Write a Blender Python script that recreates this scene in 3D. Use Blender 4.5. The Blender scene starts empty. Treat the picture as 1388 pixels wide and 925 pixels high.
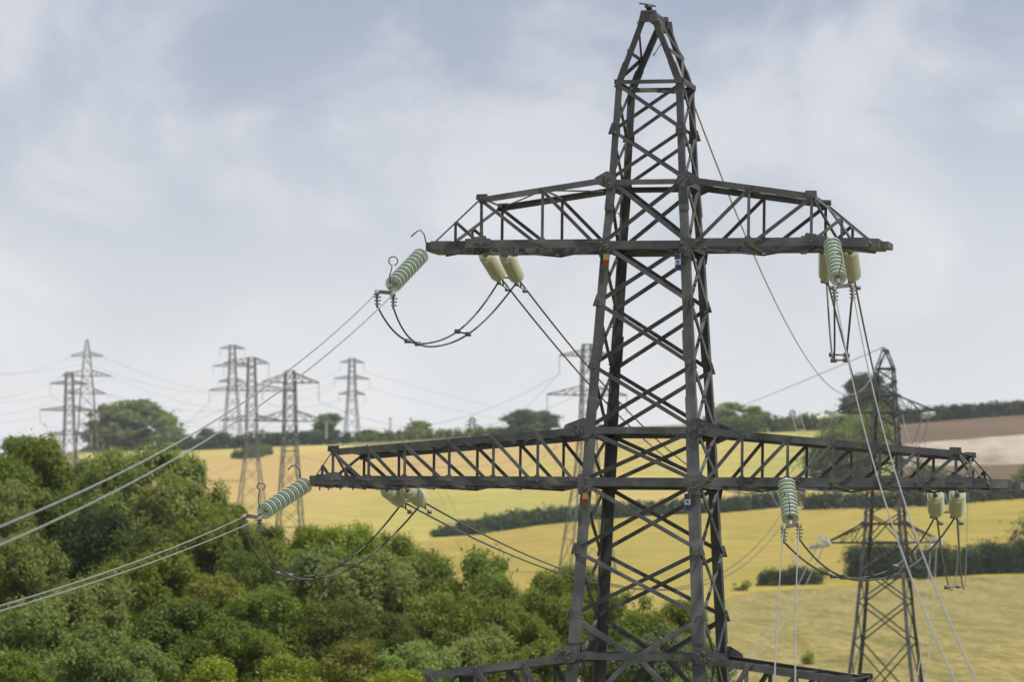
import bpy, math, random
import numpy as np
from mathutils import Vector, Matrix, Euler
random.seed(7)
rng = np.random.default_rng(11)
C = bpy.context.scene.collection
S = bpy.context.scene
R = math.radians
F = 5730.0            # focal length in photo pixels (photo 1388 wide)
HX, HY = 694.0, 830.0 # principal column, horizon row

# ------------------------------------------------------------------ camera
cd = bpy.data.cameras.new('camera')
cam = bpy.data.objects.new('camera', cd); C.objects.link(cam)
cd.sensor_width = 36.0; cd.lens = F / 1388 * 36
cd.shift_y = (HY - 462.5) / 1388
cd.clip_start = 0.5; cd.clip_end = 20000
cam.location = (0, 0, 0); cam.rotation_euler = (R(90), 0, 0)
cd.dof.use_dof = True; cd.dof.focus_distance = 68.4; cd.dof.aperture_fstop = 2.9
S.camera = cam

# ------------------------------------------------------------------ world / sun
SUN_DIR = Vector((0.38, -0.26, 0.88)).normalized()     # towards the sun
el = math.asin(SUN_DIR.z); az = math.atan2(SUN_DIR.x, SUN_DIR.y)
W = bpy.data.worlds.new('World'); S.world = W; W.use_nodes = True
nt = W.node_tree; nt.nodes.clear()
def nn(t, typ, **kw):
    n = t.nodes.new(typ)
    for k, v in kw.items(): setattr(n, k, v)
    return n
out = nn(nt, 'ShaderNodeOutputWorld'); bg = nn(nt, 'ShaderNodeBackground')
bg.inputs['Strength'].default_value = 0.1
sky = nn(nt, 'ShaderNodeTexSky', sky_type='NISHITA', sun_disc=False, sun_elevation=el, sun_rotation=az)
tc = nn(nt, 'ShaderNodeTexCoord'); sep = nn(nt, 'ShaderNodeSeparateXYZ')
nt.links.new(tc.outputs['Generated'], sep.inputs[0])
# thin high cloud: pale near the horizon, blue grey above
ramp = nn(nt, 'ShaderNodeValToRGB'); cr = ramp.color_ramp
cr.elements[0].position = 0.0; cr.elements[0].color = (.94, .945, .955, 1)
cr.elements[1].position = 1.0; cr.elements[1].color = (.40, .46, .56, 1)
e = cr.elements.new(0.035); e.color = (.93, .94, .955, 1)
e = cr.elements.new(0.075); e.color = (.76, .785, .825, 1)
e = cr.elements.new(0.12); e.color = (.47, .525, .635, 1)
e = cr.elements.new(0.17); e.color = (.33, .39, .52, 1)
nt.links.new(sep.outputs['Z'], ramp.inputs[0])
mp = nn(nt, 'ShaderNodeMapping'); mp.inputs['Scale'].default_value = (1, 1, 1.35)
mp.inputs['Location'].default_value = (6.6, 6, 6)
nt.links.new(tc.outputs['Generated'], mp.inputs[0])
n1 = nn(nt, 'ShaderNodeTexNoise'); n1.inputs['Scale'].default_value = 17; n1.inputs['Detail'].default_value = 6; n1.inputs['Roughness'].default_value = .56; n1.inputs['Distortion'].default_value = .35
nt.links.new(mp.outputs[0], n1.inputs['Vector'])
r2 = nn(nt, 'ShaderNodeValToRGB'); r2.color_ramp.elements[0].position = .41; r2.color_ramp.elements[1].position = .70
r2.color_ramp.elements[0].color = (0, 0, 0, 1); r2.color_ramp.elements[1].color = (1, 1, 1, 1); r2.color_ramp.interpolation = 'EASE'
nt.links.new(n1.outputs['Fac'], r2.inputs[0])
n2 = nn(nt, 'ShaderNodeTexNoise'); n2.inputs['Scale'].default_value = 5; n2.inputs['Detail'].default_value = 3
nt.links.new(mp.outputs[0], n2.inputs['Vector'])
r3 = nn(nt, 'ShaderNodeValToRGB'); r3.color_ramp.elements[0].position = .35; r3.color_ramp.elements[1].position = .65
r3.color_ramp.elements[0].color = (.88, .885, .90, 1); r3.color_ramp.elements[1].color = (1.05, 1.04, 1.03, 1)
nt.links.new(n2.outputs['Fac'], r3.inputs[0])
mul = nn(nt, 'ShaderNodeMix', data_type='RGBA', blend_type='MULTIPLY'); mul.inputs['Factor'].default_value = 1
nt.links.new(ramp.outputs[0], mul.inputs['A']); nt.links.new(r3.outputs[0], mul.inputs['B'])
mc = nn(nt, 'ShaderNodeMix', data_type='RGBA'); mc.inputs['B'].default_value = (.90, .885, .88, 1)
fm = nn(nt, 'ShaderNodeMath', operation='MULTIPLY'); fm.inputs[1].default_value = .52
nt.links.new(r2.outputs[0], fm.inputs[0]); nt.links.new(fm.outputs[0], mc.inputs['Factor'])
nt.links.new(mul.outputs['Result'], mc.inputs['A'])
sc = nn(nt, 'ShaderNodeMix', data_type='RGBA', blend_type='MULTIPLY'); sc.inputs['Factor'].default_value = 1
sc.inputs['B'].default_value = (10.6, 10.6, 10.6, 1); sc.clamp_result = False
nt.links.new(mc.outputs['Result'], sc.inputs['A'])
fin = nn(nt, 'ShaderNodeMix', data_type='RGBA'); fin.inputs['Factor'].default_value = .9
nt.links.new(sky.outputs[0], fin.inputs['A']); nt.links.new(sc.outputs['Result'], fin.inputs['B'])
nt.links.new(fin.outputs['Result'], bg.inputs['Color']); nt.links.new(bg.outputs[0], out.inputs['Surface'])
sl = bpy.data.lights.new('sun', 'SUN'); sl.energy = 4.6; sl.angle = R(.8); sl.color = (1, .95, .86)
so = bpy.data.objects.new('sun', sl); C.objects.link(so)
so.rotation_euler = SUN_DIR.to_track_quat('Z', 'Y').to_euler(); so.location = (200, 100, 400)
S.view_settings.view_transform = 'Standard'; S.view_settings.look = 'None'
S.view_settings.exposure = 0.0; S.view_settings.gamma = 1
S.cycles.max_bounces = 6; S.cycles.transparent_max_bounces = 8; S.cycles.volume_bounces = 0

# ------------------------------------------------------------------ helpers
def at(px, row, Y): return Vector(((px - HX) / F * Y, Y, (HY - row) / F * Y))
def tag(o, label=None, cat=None, group=None, kind=None):
    if label: o['label'] = label
    if cat: o['category'] = cat
    if group: o['group'] = group
    if kind: o['kind'] = kind
    return o
def empty(name, loc, label, cat, group=None):
    o = bpy.data.objects.new(name, None); C.objects.link(o); o.location = loc
    o.empty_display_size = .1
    return tag(o, label, cat, group)
def link(name, me, mat, parent=None):
    if mat is not None and len(me.materials) == 0: me.materials.append(mat)
    o = bpy.data.objects.new(name, me); C.objects.link(o)
    if parent is not None: o.parent = parent
    return o
class MB:
    def __init__(s): s.v = []; s.f = []; s.smooth = False
    def add(s, vs, fs):
        b = len(s.v); s.v += [tuple(v) for v in vs]; s.f += [tuple(b + i for i in f) for f in fs]; return s
    def prism(s, p, q, ring_p, ring_q=None):
        n = len(ring_p); ring_q = ring_q or ring_p
        vs = [Vector(p) + r for r in ring_p] + [Vector(q) + r for r in ring_q]
        fs = [(i, (i + 1) % n, n + (i + 1) % n, n + i) for i in range(n)] + [tuple(range(n))[::-1], tuple(range(n, 2 * n))]
        return s.add(vs, fs)
    def angle(s, p, q, e1, e2, a, t, centre=True):
        """L section: flange 1 along e1, flange 2 along e2, corner on the line (or centred on it)"""
        o = -e1 * a / 2 if centre else Vector((0, 0, 0))
        h = a * (.62 if centre else 1.0)
        ring = [o, o + e1 * a, o + e1 * a + e2 * t, o + e1 * t + e2 * t, o + e1 * t + e2 * h, o + e2 * h]
        return s.prism(p, q, ring)
    def bar(s, p, q, w, h=None):
        p, q = Vector(p), Vector(q); h = h or w; d = (q - p).normalized()
        up = Vector((0, 0, 1)) if abs(d.z) < .9 else Vector((1, 0, 0))
        a = d.cross(up).normalized(); b = a.cross(d).normalized()
        return s.prism(p, q, [a * w / 2 + b * h / 2, -a * w / 2 + b * h / 2, -a * w / 2 - b * h / 2, a * w / 2 - b * h / 2])
    def box(s, c, sx, sy, sz, ax=None):
        ex, ey, ez = ax or (Vector((1, 0, 0)), Vector((0, 1, 0)), Vector((0, 0, 1)))
        c = Vector(c)
        return s.prism(c - ez * sz / 2, c + ez * sz / 2, [ex * sx / 2 + ey * sy / 2, -ex * sx / 2 + ey * sy / 2, -ex * sx / 2 - ey * sy / 2, ex * sx / 2 - ey * sy / 2])
    def tube(s, pts, r, n=6, taper=None):
        pts = [Vector(p) for p in pts]; m = len(pts); base = len(s.v); s.smooth = True
        prev = None
        for i, p in enumerate(pts):
            d = (pts[min(i + 1, m - 1)] - pts[max(i - 1, 0)]).normalized()
            if prev is None:
                a = d.cross(Vector((0, 0, 1)) if abs(d.z) < .9 else Vector((1, 0, 0))).normalized()
            else:
                a = (prev - d * prev.dot(d)).normalized()
            prev = a; b = d.cross(a); rr = r if taper is None else taper[i]
            for k in range(n):
                t = 2 * math.pi * k / n; s.v.append(tuple(p + a * math.cos(t) * rr + b * math.sin(t) * rr))
        for i in range(m - 1):
            for k in range(n):
                a0 = base + i * n + k; a1 = base + i * n + (k + 1) % n
                s.f.append((a0, a1, a1 + n, a0 + n))
        s.f.append(tuple(base + k for k in range(n))[::-1]); s.f.append(tuple(base + (m - 1) * n + k for k in range(n)))
        return s
    def lathe(s, prof, n=20, closed=True):
        base = len(s.v); m = len(prof); s.smooth = True
        for r, z in prof:
            for k in range(n):
                t = 2 * math.pi * k / n; s.v.append((r * math.cos(t), r * math.sin(t), z))
        for i in range(m if closed else m - 1):
            j = (i + 1) % m
            for k in range(n):
                k2 = (k + 1) % n
                s.f.append((base + i * n + k, base + i * n + k2, base + j * n + k2, base + j * n + k))
        return s
    def mesh(s, name):
        me = bpy.data.meshes.new(name); me.from_pydata(s.v, [], s.f)
        if s.smooth:
            me.polygons.foreach_set('use_smooth', [len(f) < 5 for f in s.f])
        me.update(); return me
    def build(s, name, mat, parent=None): return link(name, s.mesh(name), mat, parent)
def copy_tree(o, parent=None):
    c = o.copy(); C.objects.link(c)
    if parent is not None: c.parent = parent
    for ch in o.children: copy_tree(ch, c)
    return c

# ------------------------------------------------------------------ materials
def mat_new(name):
    m = bpy.data.materials.new(name); m.use_nodes = True; t = m.node_tree
    return m, t, t.nodes['Principled BSDF']
def noise_mat(name, cols, scale, rough=.9, detail=5, coord='Object', stretch=(1, 1, 1), spots=None, bump=0, rand=0, metallic=0):
    """colour ramp over noise in object space"""
    m, t, b = mat_new(name)
    tcn = nn(t, 'ShaderNodeTexCoord'); mpn = nn(t, 'ShaderNodeMapping'); mpn.inputs['Scale'].default_value = stretch
    t.links.new(tcn.outputs[coord], mpn.inputs[0])
    n = nn(t, 'ShaderNodeTexNoise'); n.inputs['Scale'].default_value = scale; n.inputs['Detail'].default_value = detail; n.inputs['Roughness'].default_value = .6
    t.links.new(mpn.outputs[0], n.inputs['Vector'])
    r = nn(t, 'ShaderNodeValToRGB'); k = len(cols)
    while len(r.color_ramp.elements) < k: r.color_ramp.elements.new(.5)
    for i, c in enumerate(cols):
        r.color_ramp.elements[i].position = .3 + .4 * i / (k - 1); r.color_ramp.elements[i].color = (*c, 1)
    t.links.new(n.outputs['Fac'], r.inputs[0]); col = r.outputs[0]
    if spots:
        c2, sc2, lo, hi = spots
        n2 = nn(t, 'ShaderNodeTexNoise'); n2.inputs['Scale'].default_value = sc2; n2.inputs['Detail'].default_value = 4
        t.links.new(mpn.outputs[0], n2.inputs['Vector'])
        mr = nn(t, 'ShaderNodeMapRange'); mr.inputs['From Min'].default_value = lo; mr.inputs['From Max'].default_value = hi
        t.links.new(n2.outputs['Fac'], mr.inputs[0])
        mx = nn(t, 'ShaderNodeMix', data_type='RGBA'); mx.inputs['B'].default_value = (*c2, 1)
        t.links.new(mr.outputs[0], mx.inputs['Factor']); t.links.new(col, mx.inputs['A']); col = mx.outputs['Result']
    if rand:
        oi = nn(t, 'ShaderNodeObjectInfo'); mr = nn(t, 'ShaderNodeMapRange')
        mr.inputs['To Min'].default_value = 1 - rand; mr.inputs['To Max'].default_value = 1 + rand
        t.links.new(oi.outputs['Random'], mr.inputs[0])
        vm = nn(t, 'ShaderNodeVectorMath', operation='SCALE'); t.links.new(col, vm.inputs[0]); t.links.new(mr.outputs[0], vm.inputs['Scale'])
        col = vm.outputs[0]
    t.links.new(col, b.inputs['Base Color']); b.inputs['Roughness'].default_value = rough; b.inputs['Metallic'].default_value = metallic
    if bump:
        bp = nn(t, 'ShaderNodeBump'); bp.inputs['Strength'].default_value = bump; bp.inputs['Distance'].default_value = .05
        t.links.new(n.outputs['Fac'], bp.inputs['Height']); t.links.new(bp.outputs[0], b.inputs['Normal'])
    return m
M = {}
M['steel'] = noise_mat('painted_steel', [(.036, .037, .042), (.066, .068, .073), (.120, .119, .118)], 2.2, rough=.55, detail=8,
                       spots=((.12, .105, .055), 5.0, .60, .78), bump=.3, rand=.24)
M['steel_far'] = noise_mat('weathered_steel', [(.07, .075, .07), (.12, .12, .115)], .3, rough=.7, rand=.05)
M['bolt'] = noise_mat('bolt_steel', [(.10, .10, .10), (.2, .2, .19)], 30, rough=.5)
M['fitting'] = noise_mat('galvanised_fitting', [(.14, .13, .12), (.26, .24, .23)], 12, rough=.5, metallic=.4)
M['wire'] = noise_mat('aluminium_wire', [(.24, .24, .235), (.33, .325, .31)], 4, rough=.45, metallic=.3)
M['wire_dark'] = noise_mat('weathered_wire', [(.055, .055, .06), (.10, .10, .10)], 4, rough=.6)
M['wire_far'] = noise_mat('far_wire', [(.16, .16, .16), (.22, .22, .22)], 1, rough=.6)
def glass_mat(name, c, tr, rough):
    m, t, b = mat_new(name)
    n = nn(t, 'ShaderNodeTexNoise'); n.inputs['Scale'].default_value = 9
    tcn = nn(t, 'ShaderNodeTexCoord'); t.links.new(tcn.outputs['Object'], n.inputs['Vector'])
    r = nn(t, 'ShaderNodeValToRGB'); r.color_ramp.elements[0].color = (c[0] * .8, c[1] * .8, c[2] * .8, 1); r.color_ramp.elements[1].color = (*c, 1)
    t.links.new(n.outputs['Fac'], r.inputs[0]); t.links.new(r.outputs[0], b.inputs['Base Color'])
    b.inputs['Roughness'].default_value = rough; b.inputs['Transmission Weight'].default_value = tr; b.inputs['IOR'].default_value = 1.45
    return m
def disc_mat(name, c, alpha):
    m, t, b = mat_new(name)
    ge = nn(t, 'ShaderNodeTexCoord'); n = nn(t, 'ShaderNodeTexNoise'); n.inputs['Scale'].default_value = 14; t.links.new(ge.outputs['Object'], n.inputs['Vector'])
    r = nn(t, 'ShaderNodeValToRGB'); r.color_ramp.elements[0].color = (c[0] * .7, c[1] * .7, c[2] * .7, 1); r.color_ramp.elements[1].color = (*c, 1)
    t.links.new(n.outputs['Fac'], r.inputs[0]); t.links.new(r.outputs[0], b.inputs['Base Color'])
    b.inputs['Roughness'].default_value = .08; b.inputs['Alpha'].default_value = alpha; b.inputs['IOR'].default_value = 1.5
    return m
M['glass'] = disc_mat('green_glass', (.50, .62, .50), .60); M['glass_rim'] = disc_mat('glass_rim', (.80, .88, .80), .95)
M['porcelain'] = disc_mat('dusty_glass', (.58, .57, .42), .9); M['rim2'] = disc_mat('dusty_glass_rim', (.85, .85, .72), .97)
M['far_glass'] = glass_mat('far_insulator_glass', (.62, .68, .50), .2, .3)
def plain(name, c, rough=.7, n=20):
    return noise_mat(name, [tuple(x * .85 for x in c), tuple(min(1, x * 1.1) for x in c)], n, rough=rough)
M['blue'] = plain('blue_paint', (.010, .022, .13)); M['white'] = plain('white_paint', (.42, .42, .44)); M['red'] = plain('red_paint', (.20, .02, .012))
M['yellow'] = plain('yellow_paint', (.34, .24, .04)); M['green'] = plain('green_paint', (.025, .07, .025)); M['black'] = plain('black_print', (.02, .02, .02))
M['bark'] = noise_mat('bark', [(.05, .042, .033), (.12, .10, .08), (.2, .18, .15)], 6, bump=.6, stretch=(1, 1, .3))
M['deadwood'] = noise_mat('dead_wood', [(.30, .27, .22), (.42, .38, .32)], 6)
def leaf_mat():
    m = bpy.data.materials.new('leaves'); m.use_nodes = True; t = m.node_tree; b = t.nodes['Principled BSDF']; o = t.nodes['Material Output']
    oi = nn(t, 'ShaderNodeObjectInfo'); ge = nn(t, 'ShaderNodeNewGeometry'); tcn = nn(t, 'ShaderNodeTexCoord')
    n = nn(t, 'ShaderNodeTexNoise'); n.inputs['Scale'].default_value = 4.5; n.inputs['Detail'].default_value = 3
    t.links.new(tcn.outputs['Object'], n.inputs['Vector'])
    ad = nn(t, 'ShaderNodeMath', operation='ADD'); t.links.new(ge.outputs['Random Per Island'], ad.inputs[0]); t.links.new(n.outputs['Fac'], ad.inputs[1])
    mr = nn(t, 'ShaderNodeMapRange'); mr.inputs['From Min'].default_value = .3; mr.inputs['From Max'].default_value = 1.7
    mr.inputs['To Min'].default_value = .68; mr.inputs['To Max'].default_value = 1.38; t.links.new(ad.outputs[0], mr.inputs[0])
    vm = nn(t, 'ShaderNodeVectorMath', operation='SCALE'); t.links.new(oi.outputs['Color'], vm.inputs[0]); t.links.new(mr.outputs[0], vm.inputs['Scale'])
    t.links.new(vm.outputs[0], b.inputs['Base Color']); b.inputs['Roughness'].default_value = .5; b.inputs['Specular IOR Level'].default_value = .18
    tr = nn(t, 'ShaderNodeBsdfTranslucent'); v2 = nn(t, 'ShaderNodeVectorMath', operation='MULTIPLY'); v2.inputs[1].default_value = (1.5, 1.6, .6)
    t.links.new(vm.outputs[0], v2.inputs[0]); t.links.new(v2.outputs[0], tr.inputs['Color'])
    mx = nn(t, 'ShaderNodeMixShader'); mx.inputs[0].default_value = .42
    t.links.new(b.outputs[0], mx.inputs[1]); t.links.new(tr.outputs[0], mx.inputs[2]); t.links.new(mx.outputs[0], o.inputs['Surface'])
    return m
M['leaf'] = leaf_mat()

# ------------------------------------------------------------------ terrain
PY = [-4000, 0, 68, 150, 257, 450, 700, 957, 1320, 1800, 2070, 2300, 3200, 6000, 12000]
PZ = [-12.4, -12.4, -12.2, -10.6, -7.0, -3.0, 1.2, 8.6, 32.0, 72.0, 86.5, 86.0, 55.0, 30.0, 20.0]
def _pch():
    d = [(PZ[i + 1] - PZ[i]) / (PY[i + 1] - PY[i]) for i in range(len(PY) - 1)]
    m = [d[0]]
    for i in range(1, len(d)):
        m.append(0 if d[i - 1] * d[i] <= 0 else 2 * d[i - 1] * d[i] / (d[i - 1] + d[i]))
    m.append(d[-1]); return m
PM = _pch()
def sst(a, b, x):
    t = min(1, max(0, (x - a) / (b - a))); return t * t * (3 - 2 * t)
def height(X, Y):
    Yc = min(max(Y, PY[0]), PY[-1] - 1)
    i = 0
    while PY[i + 1] < Yc: i += 1
    h = PY[i + 1] - PY[i]; t = (Yc - PY[i]) / h
    z = ((2 * t**3 - 3 * t * t + 1) * PZ[i] + (t**3 - 2 * t * t + t) * h * PM[i] + (-2 * t**3 + 3 * t * t) * PZ[i + 1] + (t**3 - t * t) * h * PM[i + 1])
    z += .044 * max(-300, min(300, X)) * sst(500, 1900, Y)
    z += .5 * math.sin(X / 70 + .6) * math.sin(Y / 130) * sst(300, 700, Y)
    return z
def ground(px, row):
    kx = (px - HX) / F; kz = (HY - row) / F
    Y = 90.0
    while Y < 2600 and height(kx * Y, Y) < kz * Y: Y += 8
    lo, hi = Y - 8, Y
    for _ in range(14):
        m_ = (lo + hi) / 2
        if height(kx * m_, m_) < kz * m_: lo = m_
        else: hi = m_
    return Vector((kx * hi, hi, height(kx * hi, hi)))
def grid_obj(name, pts, mat, kind='structure'):
    ny, nx = len(pts), len(pts[0])
    vs = [p for r_ in pts for p in r_]
    fs = [(j * nx + i, j * nx + i + 1, (j + 1) * nx + i + 1, (j + 1) * nx + i) for j in range(ny - 1) for i in range(nx - 1)]
    me = bpy.data.meshes.new(name); me.from_pydata([tuple(v) for v in vs], [], fs)
    me.polygons.foreach_set('use_smooth', [True] * len(fs)); me.update()
    o = link(name, me, mat); o['kind'] = kind; return o
ys = list(np.arange(-1500, 0, 250.)) + list(np.arange(0, 400, 20.)) + list(np.arange(400, 2600, 25.)) + list(np.arange(2600, 5001, 200.))
xs = [-2400, -1800, -1300, -800, -550] + list(np.arange(-400, 401, 25.)) + [550, 800, 1300, 1800, 2400]
M['grass'] = noise_mat('rough_grass', [(.10, .12, .035), (.20, .19, .07), (.26, .23, .10)], .02, rough=1, detail=8)
grid_obj('ground', [[(x, y, height(x, y)) for x in xs] for y in ys], M['grass'])

def interp(pts, x):
    if x <= pts[0][0]: return pts[0][1]
    for (a, b), (c, d) in zip(pts, pts[1:]):
        if x <= c: return b + (d - b) * (x - a) / (c - a)
    return pts[-1][1]
def field(name, x0, x1, top, bot, mat, lift=.25, nx=60, ny=26):
    """a crop sheet standing `lift` above the ground, its outline given along columns of the view"""
    rows = []
    for j in range(ny):
        r_ = []
        for i in range(nx):
            px = x0 + (x1 - x0) * i / (nx - 1); t = j / (ny - 1)
            g = ground(px, interp(bot, px) * (1 - t) + interp(top, px) * t)
            r_.append(Vector((g.x, g.y, g.z + lift)))
        rows.append(r_)
    # close the edge down to the soil
    rows = [[Vector((p.x, p.y - .05, height(p.x, p.y) - .3)) for p in rows[0]]] + rows
    return grid_obj(name, rows, mat)
def crop_mat(name, cols, s1, cols2, tram=None, ystretch=.35):
    m, t, b = mat_new(name)
    ge = nn(t, 'ShaderNodeNewGeometry'); mpn = nn(t, 'ShaderNodeMapping'); t.links.new(ge.outputs['Position'], mpn.inputs[0])
    mpn.inputs['Scale'].default_value = (1, ystretch, 0)
    n = nn(t, 'ShaderNodeTexNoise'); n.inputs['Scale'].default_value = s1; n.inputs['Detail'].default_value = 5; t.links.new(mpn.outputs[0], n.inputs['Vector'])
    r = nn(t, 'ShaderNodeValToRGB'); k = len(cols)
    while len(r.color_ramp.elements) < k: r.color_ramp.elements.new(.5)
    for i, c in enumerate(cols): r.color_ramp.elements[i].position = .32 + .36 * i / (k - 1); r.color_ramp.elements[i].color = (*c, 1)
    t.links.new(n.outputs['Fac'], r.inputs[0])
    n2 = nn(t, 'ShaderNodeTexNoise'); n2.inputs['Scale'].default_value = cols2[0]; n2.inputs['Detail'].default_value = 7; n2.inputs['Roughness'].default_value = .7; t.links.new(mpn.outputs[0], n2.inputs['Vector'])
    mr = nn(t, 'ShaderNodeMapRange'); mr.inputs['From Min'].default_value = .3; mr.inputs['From Max'].default_value = .7
    mr.inputs['To Min'].default_value = 1 - cols2[1]; mr.inputs['To Max'].default_value = 1 + cols2[1]; t.links.new(n2.outputs['Fac'], mr.inputs[0])
    vm = nn(t, 'ShaderNodeVectorMath', operation='SCALE'); t.links.new(r.outputs[0], vm.inputs[0]); t.links.new(mr.outputs[0], vm.inputs['Scale'])
    col = vm.outputs[0]
    if tram:
        wv = nn(t, 'ShaderNodeTexWave'); wv.inputs['Scale'].default_value = tram[0]; wv.inputs['Distortion'].default_value = .6; wv.inputs['Detail'].default_value = 2
        m2 = nn(t, 'ShaderNodeMapping'); m2.inputs['Rotation'].default_value = (0, 0, tram[1]); t.links.new(ge.outputs['Position'], m2.inputs[0]); t.links.new(m2.outputs[0], wv.inputs['Vector'])
        mm = nn(t, 'ShaderNodeMapRange'); mm.inputs['From Min'].default_value = .0; mm.inputs['From Max'].default_value = .10; mm.inputs['To Min'].default_value = tram[2]; mm.inputs['To Max'].default_value = 1
        t.links.new(wv.outputs['Fac'], mm.inputs[0])
        v3 = nn(t, 'ShaderNodeVectorMath', operation='SCALE'); t.links.new(col, v3.inputs[0]); t.links.new(mm.outputs[0], v3.inputs['Scale']); col = v3.outputs[0]
    t.links.new(col, b.inputs['Base Color']); b.inputs['Roughness'].default_value = 1; b.inputs['Specular IOR Level'].default_value = .1
    return m
M['barley'] = crop_mat('ripe_barley', [(.46, .34, .11), (.50, .35, .15), (.50, .32, .165)], .006, (.08, .10))
M['mixed'] = crop_mat('ripening_crop', [(.31, .29, .075), (.38, .315, .09), (.41, .305, .11)], .012, (.08, .14), (.012, .75, .88))
def ripen(m):
    """the far and left parts of the field are riper: drier, more orange"""
    t = m.node_tree; b = t.nodes['Principled BSDF']; src = b.inputs['Base Color'].links[0].from_socket
    ge = nn(t, 'ShaderNodeNewGeometry'); sx = nn(t, 'ShaderNodeSeparateXYZ'); t.links.new(ge.outputs['Position'], sx.inputs[0])
    ma = nn(t, 'ShaderNodeMath', operation='MULTIPLY_ADD'); ma.inputs[1].default_value = -2.9; t.links.new(sx.outputs['X'], ma.inputs[0]); t.links.new(sx.outputs['Y'], ma.inputs[2])
    n = nn(t, 'ShaderNodeTexNoise'); n.inputs['Scale'].default_value = .012; n.inputs['Detail'].default_value = 4; t.links.new(ge.outputs['Position'], n.inputs['Vector'])
    mb = nn(t, 'ShaderNodeMath', operation='MULTIPLY_ADD'); mb.inputs[1].default_value = 320; t.links.new(n.outputs['Fac'], mb.inputs[0]); t.links.new(ma.outputs[0], mb.inputs[2])
    mr = nn(t, 'ShaderNodeMapRange'); mr.inputs['From Min'].default_value = 1640; mr.inputs['From Max'].default_value = 1860; t.links.new(mb.outputs[0], mr.inputs[0])
    mx = nn(t, 'ShaderNodeMix', data_type='RGBA', blend_type='MIX'); mx.inputs['B'].default_value = (.42, .295, .115, 1)
    t.links.new(mr.outputs[0], mx.inputs['Factor']); t.links.new(src, mx.inputs['A']); t.links.new(mx.outputs['Result'], b.inputs['Base Color'])
ripen(M['mixed'])
M['wheat'] = crop_mat('yellow_wheat', [(.25, .22, .045), (.325, .255, .058), (.30, .225, .060)], .012, (.1, .14), (.016, .85, .86))
M['hay'] = crop_mat('dry_meadow_grass', [(.165, .150, .048), (.245, .205, .070), (.285, .23, .088)], .22, (1.3, .50), (.03, .9, .88), .07)
M['strip'] = crop_mat('stubble_strip', [(.40, .34, .10), (.46, .37, .13)], .02, (.1, .1))
M['soil'] = crop_mat('red_brown_soil', [(.120, .086, .056), (.165, .112, .074)], .02, (.12, .16), (.03, 1.45, .90))
M['fleece'] = crop_mat('pale_crop_cover', [(.24, .19, .14), (.41, .36, .30), (.30, .24, .18)], .03, (.2, .18), (.035, 1.5, .72), .25)
M['pasture'] = crop_mat('green_pasture', [(.15, .19, .05), (.25, .27, .09)], .03, (.1, .2))

hedgeA = [(575, 733), (640, 728), (720, 716), (800, 708), (900, 701), (980, 698), (1085, 690), (1200, 692), (1300, 684), (1388, 678), (1440, 675)]
hedgeB = [(640, 800), (980, 812), (1020, 803), (1110, 797), (1150, 795), (1250, 785), (1330, 782), (1440, 777)]
crest = [(-60, 617), (200, 613), (270, 611), (400, 603), (600, 594), (800, 588), (1000, 586), (1150, 584), (1200, 580)]
field('stubble_strip', 100, 480, [(100, 616), (400, 605), (480, 605)], [(100, 622.5), (400, 617.5), (480, 609)], M['strip'], .2)
field('ripening_field', 150, 1165, [(150, 622), (400, 617), (500, 607), (700, 596), (1000, 589), (1100, 586), (1165, 583)],
      [(150, 770), (575, 734), (640, 729), (720, 717), (800, 709), (900, 702), (980, 699), (1085, 691), (1165, 694)], M['mixed'], .3, nx=120, ny=44)
field('wheat_field', 540, 1440, [(540, 736), (575, 734)] + [(a, b + 1) for a, b in hedgeA[1:]], [(540, 900), (900, 880), (980, 814), (1020, 804), (1110, 798), (1150, 796), (1250, 786), (1330, 783), (1440, 778)], M['wheat'], .3, nx=90)
field('meadow', 900, 1440, [(900, 838), (980, 816), (1020, 806), (1110, 800), (1150, 798), (1250, 788), (1330, 785), (1440, 780)], [(900, 975), (1440, 965)], M['hay'], .2, nx=60)
field('ploughed_field', 1212, 1440, [(1212, 575), (1388, 561), (1440, 558)], [(1212, 604), (1388, 590), (1440, 586)], M['soil'], .15)
field('covered_field', 1225, 1440, [(1225, 603.5), (1388, 590.5), (1440, 586.5)], [(1225, 634), (1388, 630), (1440, 628)], M['fleece'], .35)
field('ploughed_soil', 1215, 1440, [(1215, 634.5), (1388, 630.5), (1440, 628.5)], [(1215, 664), (1440, 664)], M['soil'], .15)
field('pasture_strip', 1166, 1211, [(1166, 583), (1211, 575)], [(1166, 664), (1211, 664)], M['pasture'], .1, nx=8)
field('lower_pasture', 1166, 1440, [(1166, 664.5), (1440, 664.5)], [(1166, 691), (1200, 691), (1300, 683), (1440, 676)], M['wheat'], .2)

# ------------------------------------------------------------------ foliage
def quads_mesh(name, P, N, size, elong=1.5):
    n = len(P)
    ref = rng.normal(size=(n, 3)); T = np.cross(N, ref); T /= np.linalg.norm(T, axis=1, keepdims=True) + 1e-9
    B = np.cross(N, T); B /= np.linalg.norm(B, axis=1, keepdims=True) + 1e-9
    s = size * (.45 + 1.25 * rng.uniform(0, 1, (n, 1))**1.6) / 2
    V = np.stack([P + T * s * elong, P + B * s * .8, P - T * s * elong * .9, P - B * s * .8], axis=1).reshape(-1, 3).astype(np.float32)
    me = bpy.data.meshes.new(name)
    me.vertices.add(4 * n); me.vertices.foreach_set('co', V.ravel())
    me.loops.add(4 * n); me.loops.foreach_set('vertex_index', np.arange(4 * n, dtype=np.int32))
    me.polygons.add(n); me.polygons.foreach_set('loop_start', np.arange(0, 4 * n, 4, dtype=np.int32))
    me.update(calc_edges=True)
    return me
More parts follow.
